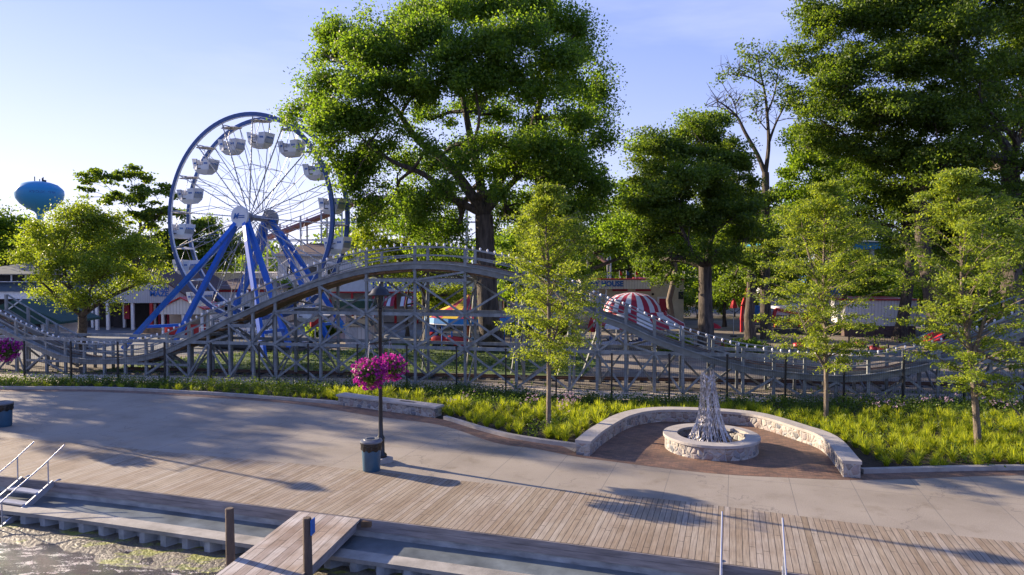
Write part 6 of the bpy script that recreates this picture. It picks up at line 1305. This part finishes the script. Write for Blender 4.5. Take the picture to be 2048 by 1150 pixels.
# young honeylocusts in the bed: feathery layered crowns
def young(label, base, top, W_, zb, seed, stems, lean=0.0, n_br=46, nl=26000, tr=.085):
    r = np.random.default_rng(seed); rr = random.Random(seed); B = Vector(base); root = thing('young_honeylocust_tree', label, 'tree', tuple(base), 'young trees in the bed'); wd = MB(); P = []
    stemp = [[Vector(p) for p in s] for s in stems]
    for k, s in enumerate(stemp):
        pth = catmull(s, 6); n = len(pth); a0 = tr if k == 0 else tr * .6; wd.tube(pth, [a0 * (1 - .82 * i / (n - 1)) + .008 for i in range(n)], 9 if k == 0 else 6)
    main = catmull(stemp[0], 8); allp = [q for s in stemp for q in catmull(s, 8)]
    zt_ = top; 
    for k in range(n_br):
        f = (k + .5) / n_br; z = zb + (zt_ - zb) * f; cand = min(allp if k % 2 else main, key=lambda q: abs(q.z - z) + rr.uniform(0, .4)); a = k * 2.4 + rr.uniform(-.4, .4)
        prof = (0.55 + 0.9 * math.sin(math.pi * min(1, f * 1.05 + .08)) ** .8) * (1 - f ** 3 * .75) / 1.35; ln = W_ * prof * rr.uniform(.7, 1.12)
        d = V(math.cos(a), math.sin(a), 0); e = cand + d * ln + V(0, 0, ln * (.18 + .75 * f + rr.uniform(-.1, .12))); mid = cand.lerp(e, .5) + V(0, 0, ln * .10); P3 = catmull([cand, mid, e], 5)
        r0_ = .026 * (1.2 - f * .6); wd.tube(P3, [r0_ * (1 - .8 * i / (len(P3) - 1)) for i in range(len(P3))], 5, caps=False)
        for j in range(10):
            i = rr.randrange(2, len(P3)); q = P3[i]; sd_ = V(rr.uniform(-1, 1), rr.uniform(-1, 1), rr.uniform(-.10, .35)).normalized() * rr.uniform(.25, .75) * (0.4 + .6 * ln / W_); e2 = q + sd_ + d * .15; wd.tube([q, q.lerp(e2, .6) + V(0, 0, .05), e2], [.009, .006, .003], 3, caps=False)
            m = nl // (n_br * 10); t = r.uniform(0.1, 1.12, m)[:, None]; pts = np.array(q)[None] * (1 - t) + np.array(e2)[None] * t + r.normal(size=(m, 3)) * np.array([.115, .115, .05]); pts[:, 2] -= .10 * t[:, 0] ** 2; P.append(pts)
    wd.obj('trunk', BP, root, smooth=True); leaf_obj('crown', np.concatenate(P), .112, MT['leafyoung'], root, seed, aspect=.42, flat=.30)
b1 = G(1097, 862); Y = b1.y
young('young honeylocust with a straight thin trunk in front of the cottonwood', b1, gz(378, Y), 2.1, gz(735, Y), 31, [[b1 - V(0, 0, .1), U(1098, 700, Y), U(1097, 540, Y), U(1092, 470, Y), U(1095, 385, Y)], [U(1098, 700, Y), U(1115, 655, Y + .3), U(1128, 600, Y + .5)], [U(1097, 560, Y), U(1085, 500, Y - .2), U(1075, 440, Y - .3)]], n_br=84, nl=31000, tr=.095)
b2 = G(1652, 848); Y = b2.y
young('young honeylocust behind the curved bench, middle one of the three', b2, gz(372, Y), 2.75, gz(740, Y), 32, [[b2 - V(0, 0, .1), U(1652, 740, Y), U(1650, 640, Y), U(1647, 540, Y), U(1650, 385, Y)], [U(1650, 640, Y), U(1632, 560, Y + .3), U(1610, 480, Y + .5), U(1600, 420, Y + .6)], [U(1648, 560, Y), U(1668, 480, Y - .2), U(1680, 410, Y - .3)], [U(1652, 740, Y), U(1620, 680, Y), U(1595, 620, Y + .2)]], n_br=96, nl=39000, tr=.095)
b3 = G(1957, 896); Y = b3.y
young('young honeylocust with a leaning forked trunk at the right edge of the bed', b3, gz(342, Y), 2.65, gz(800, Y), 33, [[b3 - V(0, 0, .1), U(1948, 780, Y), U(1938, 690, Y), U(1925, 600, Y), U(1922, 500, Y), U(1915, 355, Y)], [U(1942, 720, Y), U(1965, 650, Y - .2), U(1985, 570, Y - .3), U(2020, 500, Y - .3)], [U(1935, 660, Y), U(1960, 560, Y + .3), U(1965, 450, Y + .5)], [U(1938, 690, Y), U(1990, 720, Y + .3), U(2050, 725, Y + .4)], [U(1945, 760, Y), U(1990, 780, Y - .3), U(2040, 830, Y - .5)]], n_br=96, nl=40000, tr=.115)
# trees standing outside the photo on the left: their shade falls on the plaza
for i, (x_, y_, h_, lab) in enumerate(((-46, 45.5, 20, 'unseen shade tree standing well left of the plaza'), (-55, 54, 23, 'taller unseen shade tree standing far left of the plaza'), (-42, 40, 15, 'lower unseen shade tree left of the plaza by the fence'))):
    lob = []
    rr = random.Random(i + 7)
    for k in range(9): a = k * 2.4; q = rr.uniform(.2, .8) * 4.2; lob.append((V(x_ + math.cos(a) * q, y_ + math.sin(a) * q, h_ * rr.uniform(.45, .85)), 1.9, 1.9, 1.5))
    tree('shade_tree', lab, (x_, y_, 0), lob, (x_, y_, h_ * .4), .35, 5500, .32, MT['leafmid'], BK, 90 + i, clump=1.0, nclump=5)

# far wood closing the horizon
r = np.random.default_rng(77); P = []
for k in range(900):
    a = -340 + 2750 * (k / 900.0); Y_ = 150 + r.uniform(-12, 12); xw = gx(a, Y_); top_ = 10 + 3.5 * math.sin(a * .011) + 2.5 * math.sin(a * .037 + 1)
    for q in range(3): cz_ = top_ * (q + .5) / 3 + r.normal() * .8; P.append(np.array([xw, Y_, cz_]) + r.normal(size=(26, 3)) * np.array([1.3, 1.0, 1.5]))
P = np.concatenate(P); P = P[P[:, 2] > 0]
tag(leaf_obj('far_wood', P, 1.15, MT['leafdark'], None, 5), 'far off band of woodland closing the horizon behind the park', 'woodland', kind='stuff')

# a few more park furnishings in the middle distance
b = thing('park_fence', 'dark railing fence in front of the white shed', 'fence', (gx(1790, 57), 57, 0)); x0, x1 = gx(1700, 57), gx(1905, 57); n = int((x1 - x0) / .14)
many('baluster', [MB().box(x0 + (x1 - x0) * k / n, 57, .08, x0 + (x1 - x0) * k / n + .02, 57.02, 1.1) for k in range(n)], MT['black'], b); MB().box(x0, 56.99, 1.1, x1, 57.03, 1.14).obj('top_rail', MT['black'], b)
for k in range(5): q = x0 + (x1 - x0) * k / 4; MB().box(q - .05, 56.95, 0, q + .05, 57.05, 1.7).obj('post', MT['black'], b)
b = thing('park_fence', 'dark low railing along the lawn left of the pinwheel tent', 'fence', (gx(800, 49), 49, 0)); x0, x1 = gx(760, 49), gx(862, 49); n = int((x1 - x0) / .14)
many('baluster', [MB().box(x0 + (x1 - x0) * k / n, 49, .05, x0 + (x1 - x0) * k / n + .02, 49.02, .85) for k in range(n)], MT['black'], b); MB().box(x0, 48.99, .85, x1, 49.03, .88).obj('top_rail', MT['black'], b)
for px, Y, lab in ((1385, 60, 'grey timber bench near the cream wall'), (300, 60, 'grey timber bench on the asphalt before the kiosk'), (1060, 57, 'grey timber bench right of the cottonwood trunk')):
    x_ = gx(px, Y); b = thing('park_bench', lab, 'bench', (x_, Y, 0)); MB().box(x_ - .8, Y - .2, .42, x_ + .8, Y + .2, .47).obj('seat', MT['woodbrown'], b); MB().hexa([(x_ - .8, Y + .2, .5), (x_ + .8, Y + .2, .5), (x_ + .8, Y + .24, .5), (x_ - .8, Y + .24, .5), (x_ - .8, Y + .32, .9), (x_ + .8, Y + .32, .9), (x_ + .8, Y + .36, .9), (x_ - .8, Y + .36, .9)]).obj('backrest', MT['woodbrown'], b)
    for s_ in (-.7, .7): MB().box(x_ + s_ - .03, Y - .18, 0, x_ + s_ + .03, Y + .22, .42).obj('leg', MT['black'], b)
